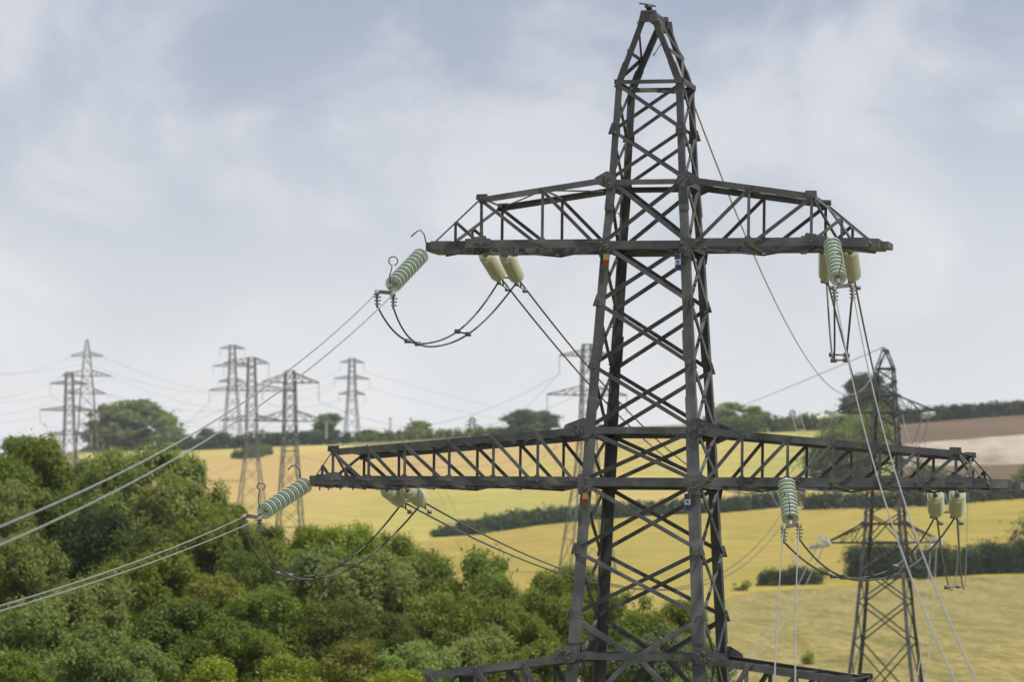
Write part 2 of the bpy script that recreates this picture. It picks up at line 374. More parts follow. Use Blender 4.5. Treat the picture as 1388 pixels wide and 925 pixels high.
def clump_leaves(cent, rad, n_total, flat=.8, droop=0.0):
    """leaves spread over the shells of many clumps"""
    cent = np.array(cent); rad = np.array(rad)
    w = rad**2; w /= w.sum(); idx = rng.choice(len(cent), n_total, p=w)
    d = rng.normal(size=(n_total, 3)); d /= np.linalg.norm(d, axis=1, keepdims=True)
    r = rng.uniform(0, 1, n_total)**.33
    r = np.where(rng.uniform(size=n_total) < .16, r * 1.45, r)
    off = d * (rad[idx] * r)[:, None]; off[:, 2] *= flat
    # small tufts inside a clump give it an uneven skin
    off *= (1 + .22 * np.sin(d[:, :1] * 7 + idx[:, None]) * np.cos(d[:, 1:2] * 6 + idx[:, None] * 2))
    P = cent[idx] + off
    P[:, 2] -= droop * np.abs(rng.normal(size=n_total)) * rad[idx]
    N = d * .9 + rng.normal(size=(n_total, 3)) * .55 + np.array([0, 0, .55])
    N /= np.linalg.norm(N, axis=1, keepdims=True)
    return P, N
def crown_mesh(name, seed, nclump, rc, n, shape='round', leaf=.0195, flat=.8, droop=0., elong=1.5):
    rs = np.random.default_rng(seed); cent = []; rad = []
    big = []   # a few limbs' masses give the outline its bulges
    for i in range(8):
        a = i * 2.4 + rs.uniform(0, 1); zz = rs.uniform(.2, .72)
        k = .24 if shape != 'narrow' else .15
        big.append((k * math.cos(a) * math.sqrt(1 - (zz - .3)**2), k * math.sin(a), zz, rs.uniform(.17, .27)))
    big.append((rs.uniform(-.06, .06), rs.uniform(-.06, .06), .72, .25))
    for i in range(6 if leaf > .04 else 2): big.append((.20 * math.cos(i * 1.6), .20 * math.sin(i * 1.6), .06 + .1 * (i % 2), .27))
    for i in range(nclump):
        b = big[i % len(big)]; d = rs.normal(size=3); d /= np.linalg.norm(d); d[2] = abs(d[2]) if rs.uniform() < .6 else d[2]
        q = b[3] * rs.uniform(.65, 1.08)
        c = np.array([b[0] + d[0] * q, b[1] + d[1] * q, b[2] + d[2] * q * .95])
        rr = rc * rs.uniform(.5, 1.45)
        cent.append(c); rad.append(rr)
    cent = np.array(cent); cent[:, 2] -= cent[:, 2].min()
    ext = max(np.ptp(cent[:, 0]), np.ptp(cent[:, 1])) + 1.2 * rc
    cent[:, :2] /= ext; cent[:, 2] = (cent[:, 2] + rc * .4) / (cent[:, 2].max() + rc * 1.1)
    P, N = clump_leaves(cent, np.array(rad) / ext, n, flat, droop)
    return quads_mesh(name, P, N, leaf, elong)
def trunk_mesh(seed):
    rs = random.Random(seed); b = MB()
    def limb(p, d, L, r, depth):
        pts = [Vector(p)]; rad = [r]; d = Vector(d).normalized()
        for k in range(5):
            d = (d + Vector((rs.uniform(-.22, .22), rs.uniform(-.22, .22), rs.uniform(-.05, .16)))).normalized()
            pts.append(pts[-1] + d * L / 5); rad.append(r * (1 - .15 * (k + 1)))
        b.tube(pts, r, 6 if depth < 1 else 4, rad)
        if depth < 2:
            for k in (2, 3, 4, 5):
                a = rs.uniform(0, 6.28)
                limb(pts[k], (math.cos(a), math.sin(a), rs.uniform(.4, 1.0)), L * rs.uniform(.42, .6), rad[k] * .6, depth + 1)
    limb((0, 0, 0), (0, 0, 1), .62, .028, 0)
    return b.mesh('trunk')
NL = 44000
CR = {
 'oak': [crown_mesh('crown', 1, 95, .115, NL), crown_mesh('crown', 2, 120, .10, NL), crown_mesh('crown', 3, 80, .125, NL)],
 'ash': [crown_mesh('crown', 4, 170, .075, NL, leaf=.0175, flat=1.0, elong=2.2), crown_mesh('crown', 5, 200, .07, NL, leaf=.0175, flat=1., elong=2.2, droop=.15)],
 'willow': [crown_mesh('crown', 6, 150, .07, NL, leaf=.018, flat=1.25, droop=.5, elong=2.6), crown_mesh('crown', 7, 110, .085, NL, leaf=.018, flat=1.2, droop=.4, elong=2.6)],
 'far': [crown_mesh('crown', 8, 90, .13, 12000, leaf=.045), crown_mesh('crown', 9, 110, .12, 12000, leaf=.045)],
}
TR = [trunk_mesh(i) for i in (1, 2, 3)]
for me in TR: me.materials.append(M['bark'])
_tn = [0]
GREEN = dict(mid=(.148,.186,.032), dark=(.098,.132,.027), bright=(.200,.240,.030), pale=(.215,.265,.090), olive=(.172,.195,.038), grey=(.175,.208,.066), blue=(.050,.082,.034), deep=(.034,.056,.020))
_old = dict(mid=(.085, .115, .030), dark=(.050, .075, .024), bright=(.13, .17, .035), pale=(.145, .165, .070), olive=(.12, .12, .035), grey=(.10, .125, .060), blue=(.09, .12, .075), deep=(.032, .050, .020))
def tree(px, top, wpx, Y, kind, col, label, group='trees of the wood in the valley', hfac=None, name='broadleaf_tree', base_row=None, depth=None):
    _tn[0] += 1; k = _tn[0]
    g = at(px, top, Y); w = wpx / F * Y; z0 = height(g.x, Y)
    H = g.z - z0; ch = (hfac or 1.0) * w
    ch = H * .97 if kind == 'far' else min(ch, H * .97)
    root = empty(name, (g.x, Y, z0 - .1), label, 'tree', group)
    rz = random.uniform(0, 6.28)
    me = CR[kind][k % len(CR[kind])]
    cr_ = link('crown', me, M['leaf'], root); cr_.location = (0, 0, H - ch); cr_.scale = (w, depth or w, ch); cr_.rotation_euler.z = rz
    c = GREEN[col] if isinstance(col, str) else col
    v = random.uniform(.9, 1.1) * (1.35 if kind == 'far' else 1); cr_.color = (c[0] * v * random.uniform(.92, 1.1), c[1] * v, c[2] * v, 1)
    t = link('trunk', TR[k % 3], None, root); t.scale = (w * .95, w * .95, H * 1.15); t.rotation_euler.z = rz
    return root
def bush(name, pts, hh, ww, leafm, col, label, cat='hedge', group=None, dens=1.0, irr=.14):
    """a hedge or thicket along ground points"""
    cent = []; rad = []
    L = 0
    for (p, h0), (q, h1) in zip(zip(pts, hh), zip(pts[1:], hh[1:])):
        d = (q - p).length; L += d
        n = max(2, int(d / (min(h0, h1) * .35)))
        for i in range(n):
            t = (i + random.random()) / n; c = p.lerp(q, t); h = h0 + (h1 - h0) * t
            h *= 1 + irr * (random.random() - .5) * 1.6
            gz = height(c.x, c.y)
            for k in range(4):
                cent.append((c.x + random.gauss(0, .25) * ww, c.y + random.gauss(0, .25) * ww, gz + h * (.2 + .22 * k) * random.uniform(.85, 1.08))); rad.append(h * random.uniform(.28, .42))
    area = L * (np.mean(hh) * 2 + ww)
    n = int(min(60000, dens * area / (leafm**2) * 3.6))
    P, N = clump_leaves(cent, rad, n, .85)
    b0 = pts[0]
    P -= np.array([b0.x, b0.y, height(b0.x, b0.y)])
    me = quads_mesh(name, P, N, leafm * 1.2)
    o = link(name, me, M['leaf']); o.location = (b0.x, b0.y, height(b0.x, b0.y))
    c = GREEN[col] if isinstance(col, str) else col
    o.color = (*c, 1); tag(o, label, cat, group); return o
def gp(lst): return [ground(a, b) for a, b in lst]

# hedgerows across the fields
bush('hedge', gp([(585, 731), (640, 727), (720, 715), (800, 707), (900, 700), (980, 697), (1075, 688)]), [2.0, 4.2, 4.6, 4.6, 4.6, 4.8, 4.8], 3, .5, 'blue', 'long dark hedge curving across the middle of the yellow field, left end thin', dens=1.3)
bush('hedge', gp([(1093, 693), (1150, 691), (1200, 690), (1300, 683), (1388, 677), (1440, 674)]), [5.5, 5, 4.8, 4.6, 4.4, 4.4], 3, .5, 'blue', 'dark hedge continuing right of the field gap behind the lower crossarm', dens=1.3)
bush('hedge', gp([(1030, 797), (1050, 797), (1080, 796), (1108, 795)]), [2.6, 3.2, 3.4, 3.4], 3, .26, 'deep', 'short dark block of hedge standing alone left of the second pylon', dens=1.2)
bush('hedge', gp([(1155, 783), (1200, 788), (1260, 785), (1330, 781), (1440, 776)]), [5.4, 6.4, 6.0, 6.0, 6.5], 4, .30, 'deep', 'thick dark hedge behind the second pylon between wheat and dry meadow', dens=1.2)
bush('shrub', gp([(1000, 804), (1012, 804)]), [1.6, 2.0], 2, .22, 'mid', 'small round bush left of the short hedge block', 'shrub')
bush('shrub', gp([(1345, 781), (1362, 780)]), [7.5, 9], 5, .28, 'deep', 'tall dark bush rising above the thick hedge near right edge', 'shrub', irr=.5)
bush('shrub', gp([(1375, 779), (1400, 779)]), [9.5, 9.0], 5, .28, 'deep', 'tallest dark bush cut by the right edge of the picture', 'shrub', irr=.5)
bush('shrub', gp([(1195, 780), (1200, 780)]), [4.5, 4], 2, .26, 'dark', 'light topped bush in the hedge right behind the second pylon', 'shrub')
bush('shrub', gp([(1085, 905), (1100, 905)]), [1.0, 1.2], 1, .1, 'bright', 'low green bush in the dry meadow above the lowest crossarm', 'shrub')
# skyline hedges
bush('hedge', gp([(-30, 612), (60, 612), (150, 611), (220, 610)]), [6, 6.5, 6, 5.5], 4, .8, 'blue', 'skyline hedge below the big dark tree at the far left', dens=1.2)
bush('hedge', gp([(220, 613), (300, 610), (400, 605), (470, 602)]), [6.5, 6.5, 6.0, 5], 4, .8, 'blue', 'skyline hedge behind the two latticed suspension pylons', dens=1.2)
bush('hedge', gp([(470, 601), (520, 599), (600, 595), (700, 590)]), [3.6, 4, 3.6, 4], 4, .8, 'mid', 'low pale hedge in front of the farm roofs', dens=1.1)
bush('hedge', gp([(318, 624), (345, 622), (362, 616)]), [3.5, 4.5, 3], 5, .6, 'dark', 'dark scrub wedge at the foot of the second lattice pylon', dens=1.2)
bush('hedge', gp([(940, 590), (1020, 588), (1090, 584), (1170, 582)]), [6.5, 6.5, 6, 6], 4, .8, 'dark', 'skyline hedge right of the main pylon beneath two round trees', dens=1.2)
bush('hedge', gp([(1205, 577), (1280, 571), (1340, 566), (1440, 560)]), [5.6, 6, 6, 6.2], 5, .7, 'deep', 'even dark skyline hedge above the ploughed field', dens=1.4, irr=.07)
bush('shrub', gp([(1095, 646), (1120, 648), (1150, 650), (1185, 650)]), [10, 13, 12, 9], 10, .6, 'dark', 'wide mass of dark bushes seen through the right lower crossarm', 'shrub', irr=.5)
bush('shrub', gp([(1150, 622), (1175, 620), (1200, 622)]), [9, 14, 11], 9, .6, 'mid', 'green bushes climbing to the skyline behind the second pylon', 'shrub', irr=.5)
bush('shrub', gp([(1160, 600), (1178, 598), (1200, 600)]), [9, 11, 9], 9, .7, (.12, .16, .05), 'lighter green scrub at the top left of the ploughed field', 'shrub', irr=.5)
bush('shrub', gp([(1238, 668), (1270, 664)]), [7, 8], 6, .5, 'mid', 'green bush behind the tip half of the right lower crossarm', 'shrub', irr=.4)
bush('shrub', gp([(1372, 668), (1400, 668)]), [7.5, 8.5], 6, .5, 'mid', 'green bush at right edge beneath the ploughed soil', 'shrub', irr=.4)

# trees on the skyline
FT = 'far trees on the skyline'
tree(30, 592, 60, 2000, 'far', 'blue', 'small bluish skyline tree at the far left edge', FT)
tree(150, 549, 75, 1950, 'far', 'dark', 'broad dark skyline tree just right of the leftmost pylons', FT, .95)
tree(186, 543, 100, 1960, 'far', 'dark', 'largest dark domed tree on the left skyline', FT, .75)
tree(228, 565, 50, 1950, 'far', 'grey', 'thinner pale tree joined to the right of the largest dark dome', FT, 1)
tree(281, 581, 30, 2000, 'far', 'dark', 'small round skyline tree alone between the left pylons', FT, .9)
tree(304, 587, 26, 2350, 'far', 'blue', 'hazy blue tree low beside the small round skyline tree', FT)
tree(372, 588, 34, 2400, 'far', 'blue', 'hazy blue tree between the two lattice suspension pylons', FT)
tree(412, 588, 30, 2400, 'far', 'blue', 'hazy blue tree just right of the nearer suspension pylon', FT)
tree(443, 561, 44, 1980, 'far', (.10, .14, .05), 'airy green tree with pale pole in front, left of the slim far pylon', FT, 1)
tree(430, 584, 40, 1960, 'far', 'dark', 'dark low tree under the airy green one', FT, .8)
tree(499, 583, 38, 1980, 'far', 'mid', 'low flat tree just right of the slim far pylon', FT, .7)
tree(567, 571, 40, 1980, 'far', 'mid', 'round tree left of the farm roofs', FT, .8)
tree(708, 556, 55, 1900, 'far', (.095, .13, .045), 'left half of the big domed tree above the left lower crossarm', FT, .85)  # sunlit left side of the crown, put into a brighter leaf colour
tree(733, 558, 52, 1920, 'far', 'blue', 'right greyer half of the big domed tree above the left lower crossarm', FT, .85)  # same tree's shaded right side, put into a greyer leaf colour
tree(985, 546, 46, 2050, 'far', 'grey', 'left pale tree of the round pair right of the main pylon', FT, .95)
tree(1024, 551, 42, 2050, 'far', 'mid', 'right darker tree of the round pair right of the main pylon', FT, .85)
tree(1068, 567, 40, 2080, 'far', 'mid', 'low spreading tree between round pair and second pylon', FT, .6)
tree(1178, 508, 76, 1850, 'far', 'deep', 'tall dark tree on the skyline behind the top of the second pylon', FT, 1.2)
tree(1160, 540, 45, 1850, 'far', 'dark', 'lower left shoulder tree beside the tall dark skyline tree', FT, 1)

# the wood in the valley
T = [
 # px, top, width, Y, kind, colour, label, hfac
 (-15, 578, 120, 255, 'oak', 'mid', 'tall green tree cut by the left edge, level with the skyline', 1.1),
 (50, 590, 120, 258, 'oak', 'olive', 'tall tree with sunlit crown second from the left edge', 1.2),
 (105, 622, 110, 262, 'oak', 'dark', 'dark tree in the dip between the two tall left crowns', 1.2),
 (150, 607, 110, 255, 'ash', 'pale', 'pale green pointed tree left of the big feathery crown', 1.1),
 (205, 604, 130, 250, 'willow', 'pale', 'tall feathery pale crown bordering the barley field', 1.0),
 (240, 645, 130, 244, 'willow', 'grey', 'broad grey green feathery tree below the tall pale crown', 1.0),
 (275, 690, 110, 240, 'ash', 'mid', 'rounded tree at the field edge right of the grey green one', 1.0),
 (320, 682, 66, 250, 'oak', 'mid', 'narrow bushy tree beneath the insulator at left crossarm end', 1.1),
 (358, 707, 80, 252, 'oak', 'dark', 'small dark tree at the foot of the suspension pylon', 1.1),
 (10, 650, 110, 235, 'ash', 'grey', 'silvery tree at left edge under the lower pair of wires start', 1.1),
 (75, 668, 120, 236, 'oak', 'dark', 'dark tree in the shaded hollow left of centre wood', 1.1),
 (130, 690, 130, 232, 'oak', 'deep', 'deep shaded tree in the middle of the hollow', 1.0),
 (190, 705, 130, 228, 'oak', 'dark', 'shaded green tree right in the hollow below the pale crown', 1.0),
 (420, 712, 90, 256, 'oak', 'bright', 'left crown of the bright row along the field edge', .95),
 (470, 708, 100, 254, 'oak', 'bright', 'middle crown of the bright row along the field edge', .95),
 (525, 716, 96, 252, 'oak', 'mid', 'right crown of the bright row along the field edge', .95),
 (385, 735, 100, 240, 'ash', 'mid', 'mid green crown below the left of the bright row', .9),
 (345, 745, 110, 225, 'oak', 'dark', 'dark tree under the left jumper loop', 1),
 (430, 742, 150, 226, 'willow', 'grey', 'grey green feathery tree left of the dark domed one, seen through the jumper loop', .95),
 (505, 748, 140, 220, 'willow', 'grey', 'grey green tree nearest the dark domed one', .95),
 (560, 750, 110, 228, 'ash', 'grey', 'small grey green crown touching the dark dome', .9),
 (628, 735, 165, 224, 'oak', 'mid', 'large dark green domed tree standing against the field', 1.1),
 (678, 778, 105, 218, 'oak', 'mid', 'right shoulder tree of the large green dome', 1.1),
 (590, 800, 120, 195, 'oak', 'mid', 'rich green tree in front of the large dome', .9),
 (735, 766, 100, 215, 'oak', 'olive', 'olive tree with bare twigs left of the main pylon leg', 1.1),
 (790, 765, 90, 222, 'oak', 'mid', 'tree behind the left legs of the main pylon', 1.1),
 (700, 815, 110, 195, 'ash', 'olive', 'twiggy olive tree lower left of the main pylon', 1.0),
 (850, 795, 100, 215, 'oak', 'mid', 'tree seen between the front legs of the main pylon', 1.1),
 (915, 812, 100, 210, 'oak', 'mid', 'tree behind the right legs of the main pylon', 1.1),
 (960, 868, 74, 205, 'oak', 'dark', 'dark low tree just right of the main pylon by the meadow', 1.1),
 (205, 745, 140, 208, 'ash', 'mid', 'ragged tree with spiky top above the bright foreground trees', .9),
 (35, 722, 130, 190, 'ash', 'grey', 'feathery grey green tree at the left edge between the wire pairs', 1.1),
 (110, 778, 150, 180, 'ash', 'grey', 'large fine leaved tree in the left foreground under the lower wires', .9),
 (290, 778, 110, 205, 'ash', 'olive', 'olive tree with upright shoots behind the lower wires', .9),
 (370, 795, 120, 190, 'willow', 'mid', 'mid green tree left of the spreading bright crown', .9),
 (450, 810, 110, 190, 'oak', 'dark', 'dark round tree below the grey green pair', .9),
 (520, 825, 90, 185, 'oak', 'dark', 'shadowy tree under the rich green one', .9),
 (235, 812, 150, 165, 'oak', (.095, .14, .028), 'spreading bright green tree in the middle foreground left', .85),
 (330, 838, 130, 162, 'ash', 'mid', 'rounded tree right of the spreading bright green one', .85),
 (40, 812, 150, 160, 'ash', 'grey', 'silver green tree in the lower left corner, upper of two', .95),
 (150, 850, 150, 150, 'ash', 'grey', 'dull green fine leaved tree near the bottom left', .9),
 (20, 880, 130, 145, 'ash', 'mid', 'lowest tree in the lower left corner', .9),
 (480, 862, 110, 165, 'oak', 'olive', 'brownish olive tree at bottom centre left', .9),
 (570, 868, 120, 165, 'ash', 'pale', 'pale leafy tree at bottom centre above the lowest crossarm', .9),
 (645, 852, 110, 172, 'ash', 'pale', 'pale green tree right of the pale leafy one', .9),
 (400, 880, 130, 150, 'oak', 'bright', 'bright yellow green tree at the bottom edge', .85),
 (290, 890, 120, 145, 'oak', 'bright', 'low bright tree left of the bright yellow green one at the bottom', .85),
 (530, 905, 110, 150, 'oak', 'bright', 'low leafy tree on the bottom edge left of the lowest crossarm tip', .85),
 (720, 872, 110, 168, 'ash', 'olive', 'olive tree directly above the lowest left crossarm', .9),
 (820, 850, 100, 175, 'oak', 'dark', 'dark tree behind the lowest panel of the pylon left half', .9),
 (885, 855, 110, 172, 'ash', (.16, .19, .11), 'pale silvery tree inside the lowest panel of the pylon', .9),
 (960, 905, 90, 165, 'ash', 'grey', 'low silvery bush tree under the lowest right crossarm', .9),
]
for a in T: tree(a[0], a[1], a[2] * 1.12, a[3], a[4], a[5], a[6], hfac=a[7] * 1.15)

for px, row, Y, hh in ((742, 850, 166, 3.4), (700, 862, 160, 2.6)):   # bare limbs poking out of the olive tree
    p = at(px, row, Y); o = bpy.data.objects.new('dead_tree', TR[1].copy()); C.objects.link(o); o.data.materials.clear(); o.data.materials.append(M['deadwood'])
    o.location = (p.x, Y, height(p.x, Y) - .2); H_ = p.z - o.location.z; o.scale = (hh, hh, H_); o['label'] = 'bare pale branches standing among the olive trees, %s' % ('nearer the pylon leg' if px > 720 else 'farther from the pylon leg'); o['category'] = 'tree'
# ------------------------------------------------------------------ the main pylon
PSI = R(12.8); LEAN = R(.66)
W0 = 12.2     # local height of the camera level above the pylon base
KW = 84.5
def wr(row): return W0 + (830 - row) / KW
WID = [(15, .0), (110, 1.08), (243, 1.25), (330, 1.43), (450, 1.58), (520, 1.69), (585, 1.81), (655, 1.92), (750, 2.05), (889, 2.20), (990, 2.34), (1400, 3.2), (1861, 4.5)]
def wid(row): return interp(WID, row)
def wu(row): # half width in u (narrows to the peak), half width in v
    if row < 110: return (.12 + (1.08 / 2 - .12) * (row - 22) / 88, .54 + .12 * (110 - row) / 88)
    return wid(row) / 2, wid(row) / 2
def corner(su, sv, row):
    a, b = wu(row); return Vector((su * a, sv * b, wr(row)))
ux, vy, wz = Vector((1, 0, 0)), Vector((0, 1, 0)), Vector((0, 0, 1))
main = empty('pylon', (0, 0, 0), 'large dark steel lattice pylon filling the right centre foreground', 'pylon')
ST = M['steel']
def part(name, mb, mat=ST, parent=main, **k): return tag(mb.build(name, mat, parent), **k)
# legs, spliced with slight overlaps
leg_rows = [(22, 110, .10), (110, 243, .108), (243, 345, .130), (345, 585, .150), (585, 889, .178), (889, 1400, .195), (1400, 1861, .21)]
for su in (-1, 1):
    for sv in (-1, 1):
        for a, b, sz in leg_rows:
            p, q = corner(su, sv, a), corner(su, sv, b)
            mb = MB().angle(p, q, ux * -su, vy * -sv, sz, .018, centre=False); part('leg', mb)
        for r_, hgt in ((98, .35), (262, .55), (470, .5), (565, .6), (850, .55)):
            p, q = corner(su, sv, r_ - hgt * KW / 2), corner(su, sv, r_ + hgt * KW / 2)
            o = Vector((su * .012, sv * .012, 0))
            mb = MB().angle(p + o, q + o, ux * -su, vy * -sv, (.20 if r_ > 600 else .17 if r_ > 300 else .14 if r_ > 200 else .118), .010, centre=False); part('splice_plate', mb)
bolts = MB()
def bolt(c, n, r=.014, h=.03):
    n = Vector(n).normalized(); a = n.cross(Vector((.3, .2, 1))).normalized(); b = n.cross(a)
    ring = [a * r * math.cos(k * math.pi / 3) + b * r * math.sin(k * math.pi / 3) for k in range(6)]
    bolts.prism(Vector(c), Vector(c) + n * h, ring)
faces = [(-vy, ux, -1), (vy, ux, 1), (-ux, vy, -1), (ux, vy, 1)]   # outward normal, in-face axis
def fpt(fi, s, row, off=0):
    n, ax, sg = faces[fi]; a, b = wu(row)
    p = Vector((s * a, sg * b, wr(row))) if fi < 2 else Vector((sg * a, s * b, wr(row)))
    return p + n * off
def lbar(name, p, q, n, size, off, t=.009, flip=1, ext=0.0, parent=main, mat=ST):
    d = (q - p).normalized(); p = p - d * ext; q = q + d * ext
    e1 = d.cross(n).normalized() * flip; e2 = -n if off >= 0 else n
    e2 = (e2 - d * e2.dot(d)).normalized()
    mb = MB().angle(p + n * off, q + n * off, e1, e2, size, t); return part(name, mb, mat, parent)
panels = [(112, 176), (176, 243), (243, 330), (330, 411), (411, 496), (496, 583), (583, 655), (655, 748), (748, 837)]
def inner(fi, s, row, k=.06):   # a point on the leg flange, a little inside the corner
    n, ax, sg = faces[fi]; return fpt(fi, s, row) - ax * s * k
for fi in range(4):
    n, ax, sg = faces[fi]
    for a, b in panels:
        sz = .054 if a < 243 else .064
        for j, (s0, s1) in enumerate(((-1, 1), (1, -1))):
            p = inner(fi, s0, a + 3); q = inner(fi, s1, b - 3)
            off = .012 if j == 0 else -.030
            lbar('brace', p, q, n, sz if fi < 2 else sz * 1.35, off, flip=1 if j == 0 else -1, ext=.07)
            for e in (p, q): bolt(e + n * off, n)
        for s in (-1, 1):
            g = inner(fi, s, b, .05)
            if b in (176, 411, 496, 748, 837):
                mb = MB(); c = fpt(fi, s, b)
                # small triangular gusset sticking out past the leg
                e = ax * -s
                ring = [e * -.07 + wz * -.06, e * .13 + wz * -.07, e * .13 + wz * .05, e * -.01 + wz * .13]
                mb.prism(c + n * .004, c + n * .011, ring); part('gusset_plate', mb)
    # K panel around the lowest crossarm
    for s in (-1, 1):
        lbar('brace', inner(fi, s, 840), fpt(fi, 0, 889) - wz * .0 + ax * s * .06, n, .08, .012)
        lbar('brace', fpt(fi, 0, 895) + ax * s * .08, inner(fi, s, 985), n, .08, .016)
        for k_, (a, b) in enumerate(((985, 1120), (1120, 1280), (1280, 1480), (1480, 1850))):
            lbar('brace', inner(fi, s, a), inner(fi, -s, b), n, .09, .012 if s > 0 else -.03)
    # horizontals
    for row, sz in ((110, .065), (247, .085), (333, .135), (585, .11), (655, .14), (891, .11), (985, .14)):
        p = fpt(fi, -1, row); q = fpt(fi, 1, row)
        mb = MB().angle(p + n * .024 + wz * sz / 2, q + n * .024 + wz * sz / 2, -wz, -n if fi < 2 else -n, sz, .011, centre=False)
        part('horizontal_beam', mb)
# large plates where the arms meet the legs
for sv in (-1, 1):
    n = vy * sv
    for su in (-1, 1):
        for row, h1, h2, out_, inn in ((243, .13, .15, .24, .14), (333, .11, .20, .04, .19), (580, .14, .20, .36, .14), (655, .13, .21, .05, .23), (889, .15, .15, .26, .17), (985, .16, .16, .1, .2)):
            c = corner(su, sv, row)
            ring = [ux * su * out_ + wz * -.05, ux * su * out_ * .9 + wz * .03, ux * su * .03 + wz * h1, -ux * su * inn * .7 + wz * h1 * .8, -ux * su * inn + wz * -.02, -ux * su * inn * .7 - wz * h2 * .8, ux * su * .02 - wz * h2]
            mb = MB().prism(c + n * .037, c + n * .048, ring); part('gusset_plate', mb)
            for k_ in range(9): bolt(c + n * .048 + ux * su * random.uniform(-inn * .7, out_ * .5) + wz * random.uniform(-h2 * .6, h1 * .5), n)
for row in (330, 583, 655, 889):   # hub of crossing inside the body, seen from below
    a, b = wu(row)
    for s in (-1, 1):
        lbar('plan_brace', Vector((-a, -s * b, wr(row) - .05)), Vector((a, s * b, wr(row) - .05)), wz, .07, .01 * s)
# peak
for sv in (-1, 1):
    n = vy * sv
    c = corner(0, sv, 22)
    ring = [Vector((-.16, 0, -.10)), Vector((.16, 0, -.10)), Vector((.13, 0, .09)), Vector((-.12, 0, .09))]
    part('peak_plate', MB().prism(c + n * .004, c + n * .02, ring))
    part('peak_beam', MB().box(c + wz * .07, .13, .10, .03))
for su in (-1, 1):
    lbar('side_strut', corner(su, -1, 68), corner(su, 1, 68), ux * su, .06, .012)
    lbar('side_strut', corner(su, -1, 110), corner(su, 1, 66), ux * su, .055, .022)
    lbar('side_strut', corner(su, -1, 30), corner(su, 1, 68), ux * su, .055, .022)
    lbar('side_strut', corner(su, -1, 110) + wz * .02, corner(su, 1, 110) + wz * .02, ux * su, .07, .03)
pa, pb = corner(0, -1, 22), corner(0, 1, 22)
part('earthwire_bracket', MB().box((pa + pb) / 2 + wz * .10, .08, 1.25, .05))
part('earthwire_bracket', MB().box((pa + pb) / 2 + wz * .0 + ux * .02, .03, 1.2, .18))
mb = MB(); mb.tube([pa + Vector((-.13, -.1, .19)), pa + Vector((.0, -.05, .18)), pa + Vector((.09, .1, .17))], .016, 6); mb.box(pa + Vector((0, 0, .15)), .10, .12, .05); part('earthwire_clamp', mb)
part('earthwire_clamp', MB().box(pb + Vector((.02, 0, .12)), .10, .14, .08))
part('earthwire_loop', MB().tube([corner(-.9, -1, 66) + Vector((.35, .2, -.05)), corner(0, -.3, 62) + Vector((0, 0, -.1)), corner(.4, 0, 50)], .010, 5), M['wire_dark'])
part('body_cross_strut', MB().bar(corner(-1, -1, 113) + Vector((0, .05, -.05)), corner(1, 1, 116) - Vector((0, .05, 0)), .05))

